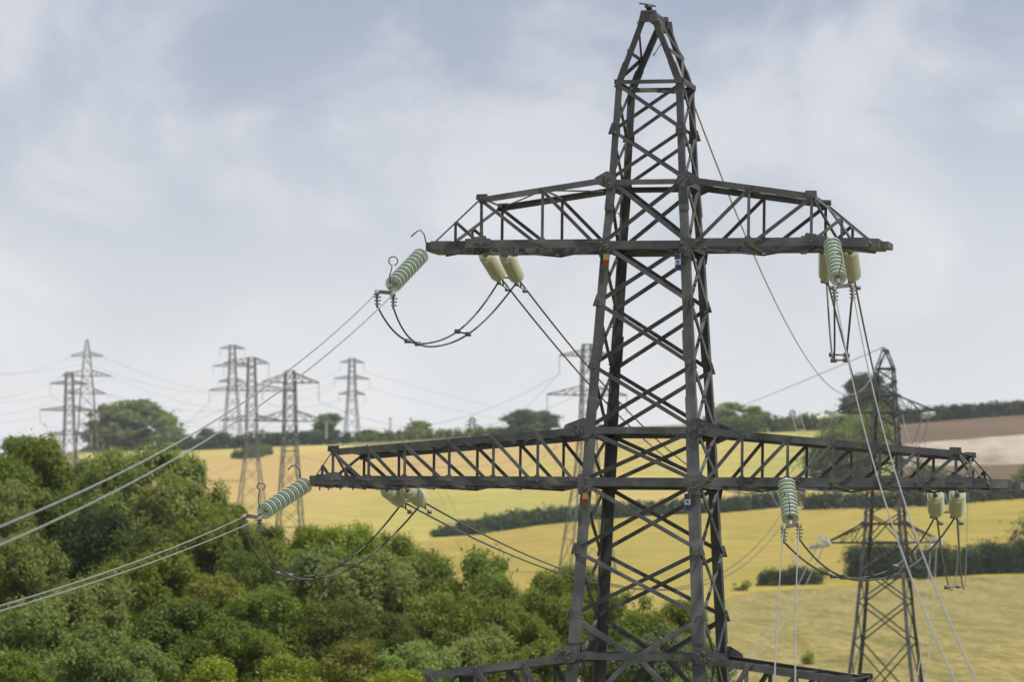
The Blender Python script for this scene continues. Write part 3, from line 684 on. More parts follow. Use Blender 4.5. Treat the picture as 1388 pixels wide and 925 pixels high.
# crossarms: u positions of the panel points, chord heights
def arm(su, us, u_slope, u_tip, row_tb, row_tt, row_b, hw_body, hw_tip, chord, web, tipbox):
    """two trusses joined by cross members; us[-1] is where the top chord starts to slope to the tip"""
    zb = wr(row_b); ztb = wr(row_tb); ztt = wr(row_tt); ub = hw_body; uA = us[-1]
    def hv(u): return hw_body + (hw_tip - hw_body) * max(0, (u - uA) / (u_tip - uA)) ** 1.0 if u > uA else hw_body
    def zt(u):
        if u <= uA: return ztb + (ztt - ztb) * (u - ub) / (uA - ub)
        return ztt + (zb + .05 - ztt) * (u - uA) / (u_slope - uA)
    def P(u, sv, top): return Vector((su * u, sv * hv(u), (zt(u) if top else zb)))
    for sv in (-1, 1):
        n = vy * sv
        # bottom chord: vertical flange outside, horizontal flange at the bottom edge
        seg = [ub - .05] + [uA, u_tip]
        for a, b in zip(seg, seg[1:]):
            p = P(a, sv, False) - wz * chord / 2; q = P(b, sv, False) - wz * chord / 2
            part('bottom_chord', MB().angle(p, q, wz, -n, chord, .014, centre=False))
        p = P(ub - .03, sv, True); q = P(uA + .05, sv, True)
        part('top_chord', MB().angle(p + wz * chord * .4, q + wz * chord * .4, -wz, -n, chord * .78, .012, centre=False))
        part('sloping_chord', MB().angle(P(uA - .02, sv, True) + wz * .03 + n * .014, P(u_slope + .04, sv, True) + n * .014, ux * su * .4 - wz * .9, -n, chord * .5, .011, centre=False))
        nodes = [ub] + us
        for i, u in enumerate(us):
            lbar('vertical_strut', P(u, sv, False), P(u, sv, True), n, web * .85, .020)
            bolt(P(u, sv, False) + n * .03, n); bolt(P(u, sv, True) + n * .03, n)
        for a, b in zip(us, nodes):
            lbar('diagonal_strut', P(a + .03, sv, True), P(b + .10, sv, False), n, web, .034, ext=.02)
            for k_ in range(3): bolt(P(b + .10 + .05 * k_, sv, False) + n * .03 + wz * .02, n, .012)
        um = (uA + u_slope) / 2 + .03
        lbar('vertical_strut', P(um, sv, False), P(um, sv, True), n, web * .8, .020)
        lbar('diagonal_strut', P(um, sv, True), P(uA + .02, sv, False), n, web * .9, .034)
        c = P(uA, sv, True) + wz * .02
        part('gusset_plate', MB().prism(c + n * .030, c + n * .040, [ux * su * .09 - wz * .05, ux * su * .08 + wz * .035, -ux * su * .10 + wz * .04, -ux * su * .11 - wz * .05, ux * su * .0 - wz * .08]))
        c = P(uA, sv, False) + wz * .04
        part('gusset_plate', MB().prism(c + n * .046, c + n * .056, [ux * su * .13 - wz * .04, ux * su * .09 + wz * .07, -ux * su * .08 + wz * .09, -ux * su * .15 - wz * .04]))
        for u in us[:-1]:
            c = P(u, sv, False) + wz * .03
            part('gusset_plate', MB().prism(c + n * .046, c + n * .054, [ux * su * .08 - wz * .04, ux * su * .04 + wz * .06, -ux * su * .04 + wz * .06, -ux * su * .11 - wz * .04]))
    for i, u in enumerate(us):
        part('cross_member', MB().angle(P(u, -1, True), P(u, 1, True), ux * su, -wz, web, .008))
        part('cross_member', MB().angle(P(u, -1, False) - wz * chord * .42, P(u, 1, False) - wz * chord * .42, ux * su, -wz, web * 1.2, .010))
    nodes = [ub] + us + [u_slope]
    for k_, (a, b) in enumerate(zip(nodes, nodes[1:])):
        s = 1 if k_ % 2 else -1
        part('plan_brace', MB().angle(P(a, s, False) - wz * (chord * .5 + .012), P(b, -s, False) - wz * (chord * .5 + .012), vy, -wz, web * .9, .008))
        if k_ < len(us): part('plan_brace', MB().angle(P(a, -s, True) - wz * .01, P(b, s, True) - wz * .01, vy, -wz, web * .7, .008))
    # internal inclined bars near the tip
    part('inner_strut', MB().bar(P(uA, 1, True), P(u_slope - .25, -.6, False), web * .6))
    part('inner_strut', MB().bar(P(uA, -1, True) - wz * .03, P(uA + (u_slope - uA) * .35, 1, False), web * .6))
    # tip beams and hanging brackets
    c = Vector((su * (u_tip - .10), 0, zb - .01)); hv_t = hv(u_tip)
    part('tip_beam', MB().box(c, .22, 2 * hv_t + .06, chord * 1.05))
    part('tip_plate', MB().box(Vector((su * (u_tip + tipbox / 2), 0, zb - .02)), tipbox, 2 * hv_t * .7, chord * .75))
    part('chord_plate', MB().box(Vector((su * (uA + .05), -hv(uA) - .040, zb + .01)), .42, .012, chord * 1.15))
    part('chord_plate', MB().box(Vector((su * (u_slope - .15), -hv(u_slope - .15) - .04, zb)), .35, .012, chord * 1.1))
    for k_ in range(5):
        u = uA - .6 + k_ * (u_tip - uA + .5) / 5
        part('bracket', MB().box(Vector((su * u, random.choice((-.5, .5)) * hv(u), zb - chord * .62)), .10, .07, .06))
        part('bracket', MB().box(Vector((su * (u + .07), -hv(u) + .05, zb - chord * .72)), .02, .02, .12))
before_arms = set(main.children)
for su in (-1, 1):
    arm(su, [1.68, 2.69], 3.56, 3.68 if su < 0 else 3.72, 246, 267, 330, .735, .40, .128, .056, .05 if su < 0 else .14)
    arm(su, [1.66, 2.39, 3.12, 3.86, 4.46, 5.06], 5.50, 5.60 if su < 0 else 5.86, 586, 612, 654, .97, .42, .140, .054, .05 if su < 0 else .14)
    arm(su, [1.8, 2.6, 3.40], 4.05, 4.15, 895, 916, 985, 1.15, .5, .16, .08, .08)
arm_parts = set(main.children) - before_arms
# step bolts up two legs
for i, row in enumerate(range(150, 925, 26)):
    for su, sv in ((1, 1), (-1, 1)) if i % 2 else ((1, 1),):
        c = corner(su, sv, row); part('step_bolt', MB().bar(c + Vector((-.03, -.02, 0)) , c + Vector((-.03, -.17 , 0)) , .016))
tag(bolts.build('bolts', M['bolt'], main), kind='stuff')
second = main.copy(); C.objects.link(second)
for ch in main.children:
    if ch in arm_parts: continue
    c = ch.copy(); C.objects.link(c); c.parent = second
def tri_arm(su, w, L, h, hb, n):
    tip = Vector((su * L, 0, w))
    def part2(name, mb): mb.build(name, ST, second)
    for sv in (-1, 1):
        b0 = Vector((su * hb, sv * hb, w)); t0 = Vector((su * hb * .96, sv * hb * .96, w + h)); e = tip + Vector((0, sv * .08, 0))
        part2('bottom_chord', MB().bar(b0, e, .10)); part2('top_chord', MB().bar(t0, e + wz * .1, .09))
        for k in range(n):
            f0, f1 = k / n, (k + 1) / n
            if k: part2('vertical_strut', MB().bar(b0.lerp(e, f0), t0.lerp(e, f0), .035))
            part2('diagonal_strut', MB().bar(t0.lerp(e, f0), b0.lerp(e, f1), .04) if k < n - 1 else MB().bar(b0.lerp(e, f0), t0.lerp(e, .97), .035))
    part2('tip_plate', MB().box(tip, .25, .3, .16))
for su in (-1, 1):
    tri_arm(su, wr(330), 2.9, 1.0, .72, 3); tri_arm(su, wr(655), 4.5, 1.1, .96, 4); tri_arm(su, wr(985), 3.35, 1.15, 1.16, 3)
# painted marker plates on the front legs (part of the main pylon only)
def marker(row, su, cols, tilt, w=.085, dx=0, emblem=False):
    c = corner(su, -1, row) + Vector((-su * .09 + dx, -.052, 0)); h = .085
    root_n = MB().box(c, w + .01, .006, h * 3 + .02)
    pl = part('marker_plate', root_n, M['bolt'])
    for k_, cc in enumerate(cols):
        o = MB().box(c + Vector((tilt * (k_ - 1) * .015, -.006 - .001 * k_, h * (1 - k_))), w + .01 * (k_ == 1), .005, h).build('colour_band', M[cc], pl)
    if emblem:
        q = c + Vector((0, -.012, 0))
        MB().prism(q, q + Vector((0, -.003, 0)), [Vector((-.026, 0, .022)), Vector((.0, 0, .026)), Vector((.022, 0, .004)), Vector((.028, 0, -.022)), Vector((.006, 0, -.008)), Vector((-.02, 0, .006))]).build('bird_emblem', M['black'], pl)
marker(357, -1, ('yellow', 'red', 'green'), 0, dx=.02); marker(682, -1, ('yellow', 'red', 'green'), 0, dx=.02)
marker(357, 1, ('blue', 'white', 'blue'), 1, dx=-.09, emblem=True); marker(682, 1, ('blue', 'white', 'blue'), .6, dx=-.09, emblem=True)

ROT = Matrix.Rotation(LEAN, 4, 'Y') @ Matrix.Rotation(-PSI, 4, 'Z')
up = ROT @ Vector((0, 0, 1))
main.matrix_world = Matrix.Translation(Vector((2.222, 68.4, 0)) - up * W0) @ ROT
D2 = 251.0; g2 = at(1200, 830, D2); z2 = height(g2.x, D2)
second.matrix_world = Matrix.Translation(Vector((g2.x, D2, z2 + .9))) @ Matrix.Rotation(R(-14), 4, 'Z')
tag(second, 'smaller dark lattice pylon farther off behind the right crossarms', 'pylon')
def mw(u, v, w): return main.matrix_world @ Vector((u, v, w))
def mw2(u, v, w): return second.matrix_world @ Vector((u, v, w))

# ------------------------------------------------------------------ insulator strings
DR = .138
def disc(name, body, rim):
    b = MB().lathe([(.030, .040), (.055, .038), (.098, .026), (DR - .010, .004), (DR - .010, -.004), (.098, .012), (.055, .020), (.030, .024)], 28)
    nb = len(b.f); b.lathe([(DR + .004 * math.cos(t) - .003, .001 + .0085 * math.sin(t)) for t in np.linspace(0, 2 * math.pi, 9)[:-1]], 28)
    nr = len(b.f); b.lathe([(.092 + .006 * math.cos(t), .006 + .010 * math.sin(t)) for t in np.linspace(0, 2 * math.pi, 7)[:-1]], 28)
    me = b.mesh(name); me.materials.append(body); me.materials.append(rim)
    me.polygons.foreach_set('material_index', [0] * nb + [1] * (len(b.f) - nb)); return me
disc_me = disc('glass_disc', M['glass'], M['glass_rim']); disc2_me = disc('glass_disc', M['porcelain'], M['rim2']); disc3_me = disc('glass_disc', M['rim2'], M['rim2'])
cap_me = MB().lathe([(.012, .125), (.032, .120), (.046, .095), (.046, .062), (.030, .05), (.012, .04), (.012, -.03), (.004, -.03), (.004, .125)], 12).mesh('cap'); cap_me.materials.append(M['fitting'])
def insulator(A, B, label, n=10, near=True, group=None, horns=True, discm=None):
    """string from tower point A to line end B; built along local -Z"""
    A, B = Vector(A), Vector(B); d = (B - A); L = d.length; d.normalize()
    root = empty('insulator_string', A, label, 'insulator', group)
    root.rotation_euler = (-d).to_track_quat('Z', 'Y').to_euler()
    pitch = (L - .22) / n
    for k in range(n):
        z = -.12 - pitch * (k + .5)
        dm = link('glass_disc', discm or (disc_me if near else disc2_me), None, root); dm.location = (0, 0, z)
        c = link('cap', cap_me, None, root); c.location = (0, 0, z); c.scale = (1, 1, pitch / .155)
    MB().bar((0, 0, .02), (0, 0, -.14), .035).build('shackle', M['fitting'], root)
    MB().bar((0, 0, -L + .12), (0, 0, -L - .02), .04).build('shackle', M['fitting'], root)
    return root
def horn(root_pts, label, parent=None):
    b = MB().tube(root_pts, .011, 6); return b.build('arcing_horn', M['wire_dark'], parent)
def world_child(mb, name, mat, parent):
    bpy.context.view_layer.update()
    o = mb.build(name, mat, parent); o.matrix_parent_inverse = parent.matrix_world.inverted(); return o
def clamp_at(parent, p, d):
    d = Vector(d).normalized(); mb = MB()
    mb.tube([p, p + d * .12, p + d * .34], .03, 8, [.035, .03, .018]); mb.box(p, .07, .10, .08)
    world_child(mb, 'tension_clamp', M['fitting'], parent)
    mb = MB()
    for k in range(3): mb.box(p + Vector((.01, 0, -.07 - .055 * k)), .11 - .01 * k, .05, .022)
    mb.bar(p, p + Vector((0, 0, -.24)), .035); world_child(mb, 'jumper_lug', M['bolt'], parent)
def wire(name, pts, r, mat, label, cat='wire', group=None, n=6):
    p0 = Vector(pts[0]); mb = MB().tube([Vector(p) - p0 for p in pts], r, n); o = mb.build(name, mat); o.location = p0
    return tag(o, label, cat, group)
def sagline(a, b, s, n=40, pw=1.0):
    a, b = Vector(a), Vector(b); o = []
    for i in range(n + 1):
        t = (i / n) ** pw; p = a.lerp(b, t); p.z -= 4 * s * t * (1 - t); o.append(p)
    return o
def quad3(a, b, tb, c, n=50):
    """curve through a, b and c, parameter of b is tb"""
    a, b, c = Vector(a), Vector(b), Vector(c); o = []
    for i in range(n + 1):
        t = i / n
        la = (t - tb) * (t - 1) / (tb); lb = t * (t - 1) / (tb * (tb - 1)); lc = t * (t - tb) / (1 - tb)
        o.append(a * la + b * lb + c * lc)
    return o
GN = 'conductors of the near span'; GF = 'conductors of the span to the second pylon'
def near_set(A, B, lab, side, pairs, exitp, Yex, endp, hornB=True):
    """string A->B (world), yoke with two clamps, two conductors leaving towards the camera"""
    s = insulator(A, B, lab)
    c1, c2 = pairs
    world_child(MB().bar(c1 + Vector((0, .03, .02)), c2 + Vector((0, .03, .02)), .035, .06), 'yoke_plate', M['fitting'], s)
    ends = []
    for k, (c, ex) in enumerate(zip(pairs, exitp)):
        e = at(ex[0], ex[1], Yex); clamp_at(s, c, e - c)
        L1 = (e - c).length; end = endp + Vector((.3 * k, 0, 0)); L2 = (end - e).length
        wire('conductor', quad3(c, e, L1 / (L1 + L2), end, 70), .0092, M['wire'], '%s of the twin overhead wires running from the %s towards the viewer' % (('left', 'right')[k], side), group=GN)
    return s
def jumper(p, q, low, label, spread=0):
    """loop from p to q whose lowest point is near `low`"""
    p, q, low = Vector(p), Vector(q), Vector(low); pts = []
    for i in range(33):
        t = i / 32
        # cubic with steep ends: looks like a stiff cable
        x = p.lerp(q, t); base = p.lerp(q, .5); dep = base - low
        k = 1 - abs(2 * t - 1) ** 2.3
        pts.append(x - dep * k)
    wire('jumper_cable', pts, .0155, M['wire_dark'], label, group='jumper loops under the crossarms'); return pts

# --- left upper near set
A = mw(-3.74, -.35, wr(338)); B = at(529, 390, 67.3)
c1, c2 = at(511, 397, 67.25), at(533, 399, 67.15)
sLU = near_set(A, B, 'green glass insulator string slanting down from the left tip of the upper crossarm', 'upper left arm', (c1, c2), ((-6, 717), (-6, 742)), 36, Vector((-11, -70, 6)))
world_child(MB().tube([at(x, y, 68.9) for x, y in ((578, 331), (575, 318), (570, 312), (565, 314), (557, 321))], .012, 6), 'arcing_horn', M['wire_dark'], sLU)
rg = [at(533 + 6 * math.sin(t), 354 - 6 * math.cos(t), 67.3) for t in np.linspace(3.4, 9.2, 20)]
world_child(MB().tube([at(529, 384, 67.3), at(528, 374, 67.3), at(531, 364, 67.3)] + rg, .011, 6), 'arcing_horn', M['wire_dark'], sLU)
# --- left middle near set
A = mw(-5.62, -.35, wr(655)); B = at(352, 698, 67.75)
c3, c4 = at(331, 701, 67.7), at(352, 704, 67.6)
sLM = near_set(A, B, 'green glass insulator string lying almost level at the left tip of the long crossarm', 'long left arm', (c3, c4), ((-6, 824), (-6, 831)), 46, Vector((-14, -70, 2)))
world_child(MB().tube([at(x, y, 69) for x, y in ((407, 648), (406, 638), (401, 631), (394, 633), (390, 638))], .012, 6), 'arcing_horn', M['wire_dark'], sLM)
rg = [at(354 + 5.5 * math.sin(t), 660 - 4.5 * math.cos(t), 67.7) for t in np.linspace(3.4, 9.2, 20)]
world_child(MB().tube([at(352, 690, 67.7), at(350, 680, 67.7), at(351, 668, 67.7)] + rg, .011, 6), 'arcing_horn', M['wire_dark'], sLM)
# --- right upper near set
A = mw(3.02, -.80, wr(328)); B = at(1137, 384, 65.9)
c5, c6 = at(1131, 391, 65.8), at(1155, 388, 65.8)
sRU = near_set(A, B, 'green glass insulator string pointing at the viewer under the right end of the upper crossarm', 'upper right arm', (c5, c6), ((1299, 935), (1329, 935)), 36, Vector((2.6, -70, 6)))
world_child(MB().tube([at(x, y, 65.2) for x, y in ((1137, 372), (1141, 355), (1141, 345), (1137, 342), (1134, 346))], .008, 6), 'arcing_horn', M['wire_dark'], sRU)
# --- right middle near set
A = mw(2.37, -1.0, wr(648)); B = at(1072, 712, 66.2)
c7, c8 = at(1062, 717, 66.1), at(1083, 713, 66.1)
sRM = near_set(A, B, 'green glass insulator string hanging in front of the long right crossarm', 'long right arm', (c7, c8), ((1049.5, 935), (1078, 935)), 46, Vector((-2.2, -70, 2)))
world_child(MB().tube([at(x, y, 65.5) for x, y in ((1071, 700), (1070, 680), (1069, 672), (1066, 668), (1062, 672))], .008, 6), 'arcing_horn', M['wire_dark'], sRM)

def far_pair(As, Bs, lab, wires_to, sag, names):
    for k in range(2):
        s = insulator(As[k], Bs[k], '%s dusty pale insulator of the pair hanging behind the %s' % (('left', 'right')[k], lab), n=11, near=False, group='pale insulator pairs on the far side')
        if k == 0: world_child(MB().bar(Bs[0], Bs[1], .03, .03), 'yoke_bar', M['fitting'], s)
        d = (wires_to[k] - Bs[k]).normalized()
        mb = MB(); w = Bs[k] + d * .45 + Vector((0, 0, -.13))
        for dx in (-.07, .07): mb.tube([w + Vector((dx - .04, 0, dx * -.8)), w + Vector((dx + .04, 0, dx * -.8))], .035, 8)
        mb.bar(w + Vector((0, 0, .13)), w, .03); mb.bar(w + Vector((-.08, 0, .05)), w + Vector((.08, 0, -.05)), .02)
        world_child(mb, 'vibration_damper', M['bolt'], s)
        wire('conductor', sagline(Bs[k], wires_to[k], sag, 60, 1.3), .0175, M['wire_dark'], '%s far span conductor leaving the %s towards the second pylon' % (('left', 'right')[k], lab), group=GF)
Yf = 71.3
# wire ends on the second pylon (front side of its arms)
def end2(u, row, dz=0): return mw2(u, -1.5, wr(row) + dz)
e_lu = [at(1119, 559, D2 - 1.8), at(1131, 560, D2 - 1.8)]
e_ru = [at(1249, 563, D2 - 1.8), at(1259, 563, D2 - 1.8)]
e_lm = [at(1085, 648, D2 - 2), at(1094, 649, D2 - 2)]
e_rm = [at(1303, 651, D2 - 2), at(1312, 650, D2 - 2)]
e_lb = [at(1110, 729, D2 - 2), at(1119, 730, D2 - 2)]
e_rb = [at(1262, 730, D2 - 2), at(1270, 730, D2 - 2)]
LUb = [at(678, 376, Yf), at(702, 378, Yf)]; LUa = [at(656, 341, 70.3), at(684, 341, 70.2)]
RUb = [at(1120, 374, Yf), at(1157, 374, Yf)]; RUa = [at(1121, 340, 69.0), at(1152, 340, 68.9)]
LMb = [at(545, 680, Yf), at(572, 680, Yf)]; LMa = [at(522, 662, 70.6), at(550, 662, 70.5)]
RMb = [at(1269, 695, Yf - 1.5), at(1297, 695, Yf - 1.5)]; RMa = [at(1268, 668, 68.8), at(1298, 668, 68.7)]
far_pair(LUa, LUb, 'upper left crossarm', e_lu, 4.2, None)
far_pair(RUa, RUb, 'upper right crossarm', e_ru, 3.6, None)
far_pair(LMa, LMb, 'long left crossarm', e_lm, 3.6, None)
far_pair(RMa, RMb, 'long right crossarm', e_rm, 3.4, None)
# jumper loops
def spacer(p, q, label):
    p, q = Vector(p), Vector(q); mb = MB().bar(Vector((0, 0, 0)), q - p, .028)
    for c in (Vector((0, 0, 0)), q - p): mb.tube([c - Vector((.05, 0, 0)), c + Vector((.05, 0, 0))], .038, 8)
    o = mb.build('spacer', M['bolt']); o.location = p; tag(o, label, 'spacer', 'spacers between twin cables')
def loops(cn, cf, lows, lab, sp=(9, 22)):
    js = []
    for k in range(2):
        js.append(jumper(cn[k] + Vector((0, .02, -.2)), cf[k] + Vector((0, 0, -.03)), lows[k], '%s cable of the twin jumper loop under the %s' % (('outer', 'inner')[k], lab)))
    for k, i in enumerate(sp): spacer(js[0][i], js[1][i], '%s spacer on the jumper loop under the %s' % (('near', 'far')[k], lab))
loops((c1, c2), LUb, (at(588, 464, 69.3), at(601, 468, 69.2)), 'upper left crossarm')
loops((c3, c4), LMb, (at(420, 782, 69.3), at(438, 784, 69.2)), 'long left crossarm')
loops((c5, c6), RUb, (at(1129, 487, 68.2), at(1147, 487, 68.1)), 'upper right crossarm', (13, 19))
loops((c7, c8), RMb, (at(1176, 783, 68.2), at(1190, 786, 68.1)), 'long right crossarm')
spacer(at(1283, 797, 86), at(1299, 796, 86), 'short spacer low on the right far span wires')
# earth wires
peak2 = mw2(0, -.6, wr(22) + .2)
wire('earth_wire', sagline(mw(.02, .6, wr(18)), peak2, 4.3, 60, 1.3), .016, M['wire'], 'thin sagging earth wire from the main pylon peak to the second pylon', group='earth wires')
wire('earth_wire', sagline(peak2, at(640, 590, 1700), 9, 60), .022, M['wire_far'], 'faint earth wire from the second pylon peak off to the left', group='earth wires')
# insulators of the second pylon
sm = 'insulators of the second pylon'
for ends, (px, row), lab in ((e_lu, (1140, 553), 'upper left'), (e_ru, (1240, 554), 'upper right'), (e_lm, (1112, 641), 'long left'), (e_rm, (1285, 641), 'long right'), (e_lb, (1127, 726), 'lowest left'), (e_rb, (1268, 726), 'lowest right')):
    su = -1 if 'left' in lab else 1; D_ = D2
    tip = {'upper': (2.9, 330), 'long': (4.5, 655), 'lowest': (3.35, 985)}[lab.split()[0]]
    a = mw2(su * tip[0], 0, wr(tip[1]) - .1)
    for k in range(2):
        insulator(a, ends[k], '%s pale insulator at the %s arm tip of the second pylon' % (('left', 'right')[k], lab), n=12, near=False, group=sm, discm=disc3_me)
    # far side strings going on beyond
    b = a + Vector((su * .3 - .8, 1.6, -.15)); insulator(a, b, 'insulator pointing away at the %s arm tip of the second pylon' % lab, n=10, near=False, group=sm, discm=disc3_me)
for k in range(2):
    wire('conductor', sagline(at(640 + 25 * k, 1010, 71), e_lb[k], 3.0, 50, 1.3), .0175, M['wire'], '%s wire from the lowest left crossarm to the second pylon' % ('left', 'right')[k], group=GF)
    wire('conductor', sagline(at(1190 + 25 * k, 1020, 70), e_rb[k], 3.0, 50, 1.3), .0175, M['wire'], '%s wire from the lowest right crossarm to the second pylon' % ('left', 'right')[k], group=GF)
for k, (nm, e) in enumerate((('upper left', e_lu), ('upper right', e_ru), ('long left', e_lm), ('long right', e_rm), ('lowest left', e_lb), ('lowest right', e_rb))):
    for j in range(2):
        p = e[j]; q = p + Vector(((-1.8 if 'left' in nm else -1.2), 4.0, .3)); low = (p + q) / 2 + Vector((0, 0, -1.9))
        pts = []
        for i in range(17):
            t = i / 16; pts.append(p.lerp(q, t) + Vector((0, 0, -1.9)) * (1 - abs(2 * t - 1)**2.2))
        wire('jumper_cable', pts, .02, M['wire'], '%s cable of the %s jumper loop on the second pylon' % (('left', 'right')[j], nm), group='jumper loops of the second pylon')

# ------------------------------------------------------------------ distant suspension pylons
ins_me = MB().lathe(sum([[(.06, -k), (.20, -k - .25), (.20, -k - .45), (.06, -k - .7)] for k in range(5)], []) + [(.02, -5), (.02, 0)], 8).mesh('insulator'); ins_me.materials.append(M['far_glass'])
tension_tips = {}
def far_pylon(key, D, xc, top, body, arms, desc, bw, susp=True, inl=None, dxv=.25, peak=True, group='distant pylons', zbase=None):
    """body: list of (row, half width px); arms: (row, half span px left, right, depth px)"""
    m = D / F; X0 = (xc - HX) * m; base_row = body[-1][0]
    zb = (HY - base_row) * m; zb = min(zb, height(X0, D)) - .2
    root = empty('pylon', (X0, D, zb), desc, 'pylon', group)
    body = list(body); Z = lambda row: (HY - row) * m - zb
    Zb = [(Z(r_), h * m) for r_, h in body]
    if Zb[-1][0] > .5: Zb.append((0.0, Zb[-1][1] + .12 * Zb[-1][0]))
    rot = Matrix.Rotation(dxv, 3, 'Z')
    def c(su, sv, i, f=0.0):
        z, h = Zb[i]
        if f: z2_, h2_ = Zb[i + 1]; z += (z2_ - z) * f; h += (h2_ - h) * f
        return Vector((su * h, sv * h, z))
    for su in (-1, 1):
        for sv in (-1, 1):
            mb = MB()
            for i in range(len(Zb) - 1): mb.bar(c(su, sv, i), c(su, sv, i + 1), bw)
            mb.build('leg', M['steel_far'], root)
    mb = MB()
    for i in range(len(Zb) - 1):
        H = Zb[i][0] - Zb[i + 1][0]; n = max(1, round(H / (Zb[i][1] + Zb[i + 1][1]) / .95))
        for k in range(n):
            f0, f1 = k / n, (k + 1) / n - 1e-6
            for s in (-1, 1):
                for (a, b) in ((-1, 1), (1, -1)):
                    mb.bar(c(a, s, i, f0), c(b, s, i, f1), bw * .42); mb.bar(c(s, a, i, f0), c(s, b, i, f1), bw * .42)
            if k == 0:
                for s in (-1, 1): mb.bar(c(-1, s, i), c(1, s, i), bw * .5); mb.bar(c(s, -1, i), c(s, 1, i), bw * .5)
    tag(mb.build('body_lattice', M['steel_far'], root), kind='stuff')
    def hw_at(z):
        for (z0, h0), (z1, h1) in zip(Zb, Zb[1:]):
            if z1 <= z <= z0: return h1 + (h0 - h1) * (z - z1) / (z0 - z1)
        return Zb[0][1]
    tips = []
    for ai, (row, lo, hi, dep) in enumerate(arms):
        z = Z(row)
        for su, span in ((-1, lo), (1, hi)):
            L = span * m; hb = hw_at(z); ht = hw_at(min(Zb[0][0], z + dep * m)); zt = z + dep * m
            if zt > Zb[0][0]: zt = Zb[0][0]
            tip = Vector((su * L, 0, z)); mb = MB()
            for sv in (-1, 1):
                mb.bar(Vector((su * hb, sv * hb, z)), tip, bw * .7); mb.bar(Vector((su * ht, sv * ht, zt)), tip + Vector((0, 0, bw * .5)), bw * .6)
                n = max(3, int(L / (dep * m) / .9))
                for k in range(n):
                    f0, f1 = k / n, (k + 1) / n
                    b0 = Vector((su * hb, sv * hb, z)).lerp(tip, f1); t0 = Vector((su * ht, sv * ht, zt)).lerp(tip, f0)
                    b1 = Vector((su * hb, sv * hb, z)).lerp(tip, f0)
                    mb.bar(t0, b0, bw * .35); mb.bar(t0, b1, bw * .35)
            mb.build('crossarm', M['steel_far'], root)
            tips.append(Vector((X0, D, zb)) + rot @ tip)
            side = 'left' if su < 0 else 'right'; lev = ('top', 'middle', 'bottom')[ai]
            if susp:
                s = link('insulator', ins_me, None); s.location = tips[-1]; Ls = inl * m; s.scale = (1.0, 1.0, Ls / 5)
                tag(s, 'pale insulator hanging from the %s %s arm of the %s' % (lev, side, key), 'insulator', 'insulators of distant pylons')
                tips[-1] = tips[-1] - Vector((0, 0, Ls))
            else:
                s = link('insulator', ins_me, None); s.location = tips[-1]; s.rotation_euler = (R(60), 0, R(30) * su + R(180)); s.scale = (1, 1, 1)
                tag(s, 'pale strained insulator at the %s %s arm of the %s' % (lev, side, key), 'insulator', 'insulators of distant pylons')
    root.rotation_euler.z = dxv
    tension_tips[key] = tips; return root
P_ = far_pylon
P_('nearer paired pylon', 957, 393, 503, [(503, 5.5), (520, 7), (571, 8), (612, 9.5), (715, 16), (780, 21)], [(519, 38, 40, 13), (571, 50, 50, 14), (622, 42, 42, 12)][:2], 'dark suspension pylon standing in the barley field, nearer one of the left pair', .30, inl=25)
P_('farther paired pylon', 1320, 341, 485, [(485, 4.5), (530, 5.8), (570, 7), (612, 8), (700, 18)], [(493, 38, 24, 10), (530, 58, 62, 10), (571, 44, 44, 8)], 'lattice pylon just left of the nearer one, feet in the barley field', .32, inl=17)
P_('hazy left pylon', 2080, 315, 468, [(468, 3.5), (500, 4.5), (520, 5.5), (606, 12.5)], [(473, 17, 17, 5), (497, 26, 30, 5), (518, 19, 17, 5)], 'hazy far pylon behind and left of the left pair', .40, inl=12)
P_('slim far pylon', 2150, 477, 486, [(486, 3.5), (515, 4.5), (536, 5.2), (610, 11)], [(492, 16.5, 17, 5), (514, 24.5, 24.5, 5), (535, 18.5, 18.5, 5)], 'slim hazy pylon on the skyline left of the airy tree', .40, inl=12)
P_('pointed pylon at the left', 1850, 118, 461, [(461, 1.5), (484, 4.5), (510, 6.5), (534, 9), (575, 11.5), (622, 16)], [(483, 22, 22, 6), (510, 34, 33, 8), (534, 25, 25, 7)], 'pointed tension pylon tallest at the far left', .38, susp=False, dxv=.15)
P_('flat topped pylon at the left', 1400, 94, 505, [(505, 4.5), (557, 6), (590, 7), (660, 12)], [(521, 26, 26, 5), (557, 40, 40, 6), (590, 30, 30, 5)], 'flat topped pylon directly left of the pointed one', .34, inl=17, dxv=.3)
P_('pylon behind the main tower', 940, 796, 467, [(467, 5.5), (484, 6.5), (536, 7.5), (585, 9.5), (640, 14), (770, 31)], [(483, 39, 39, 9), (536, 56, 56, 13), (585, 44, 44, 11)], 'lattice pylon seen just left of and behind the main pylon legs', .30, inl=24)
P_('tiny pylon by the farm', 3600, 640, 566, [(566, 2), (575, 3), (600, 6)], [(571, 7, 7, 2), (577, 10, 10, 2)], 'tiny hazy pylon above the farm roofs', .55, inl=4)
P_('tiny pylon right', 4200, 1074, 556, [(556, 2), (566, 3), (600, 6)], [(561, 6, 6, 2), (566, 9, 9, 2)], 'tiny hazy pylon right of the round tree pair', .5, inl=4)

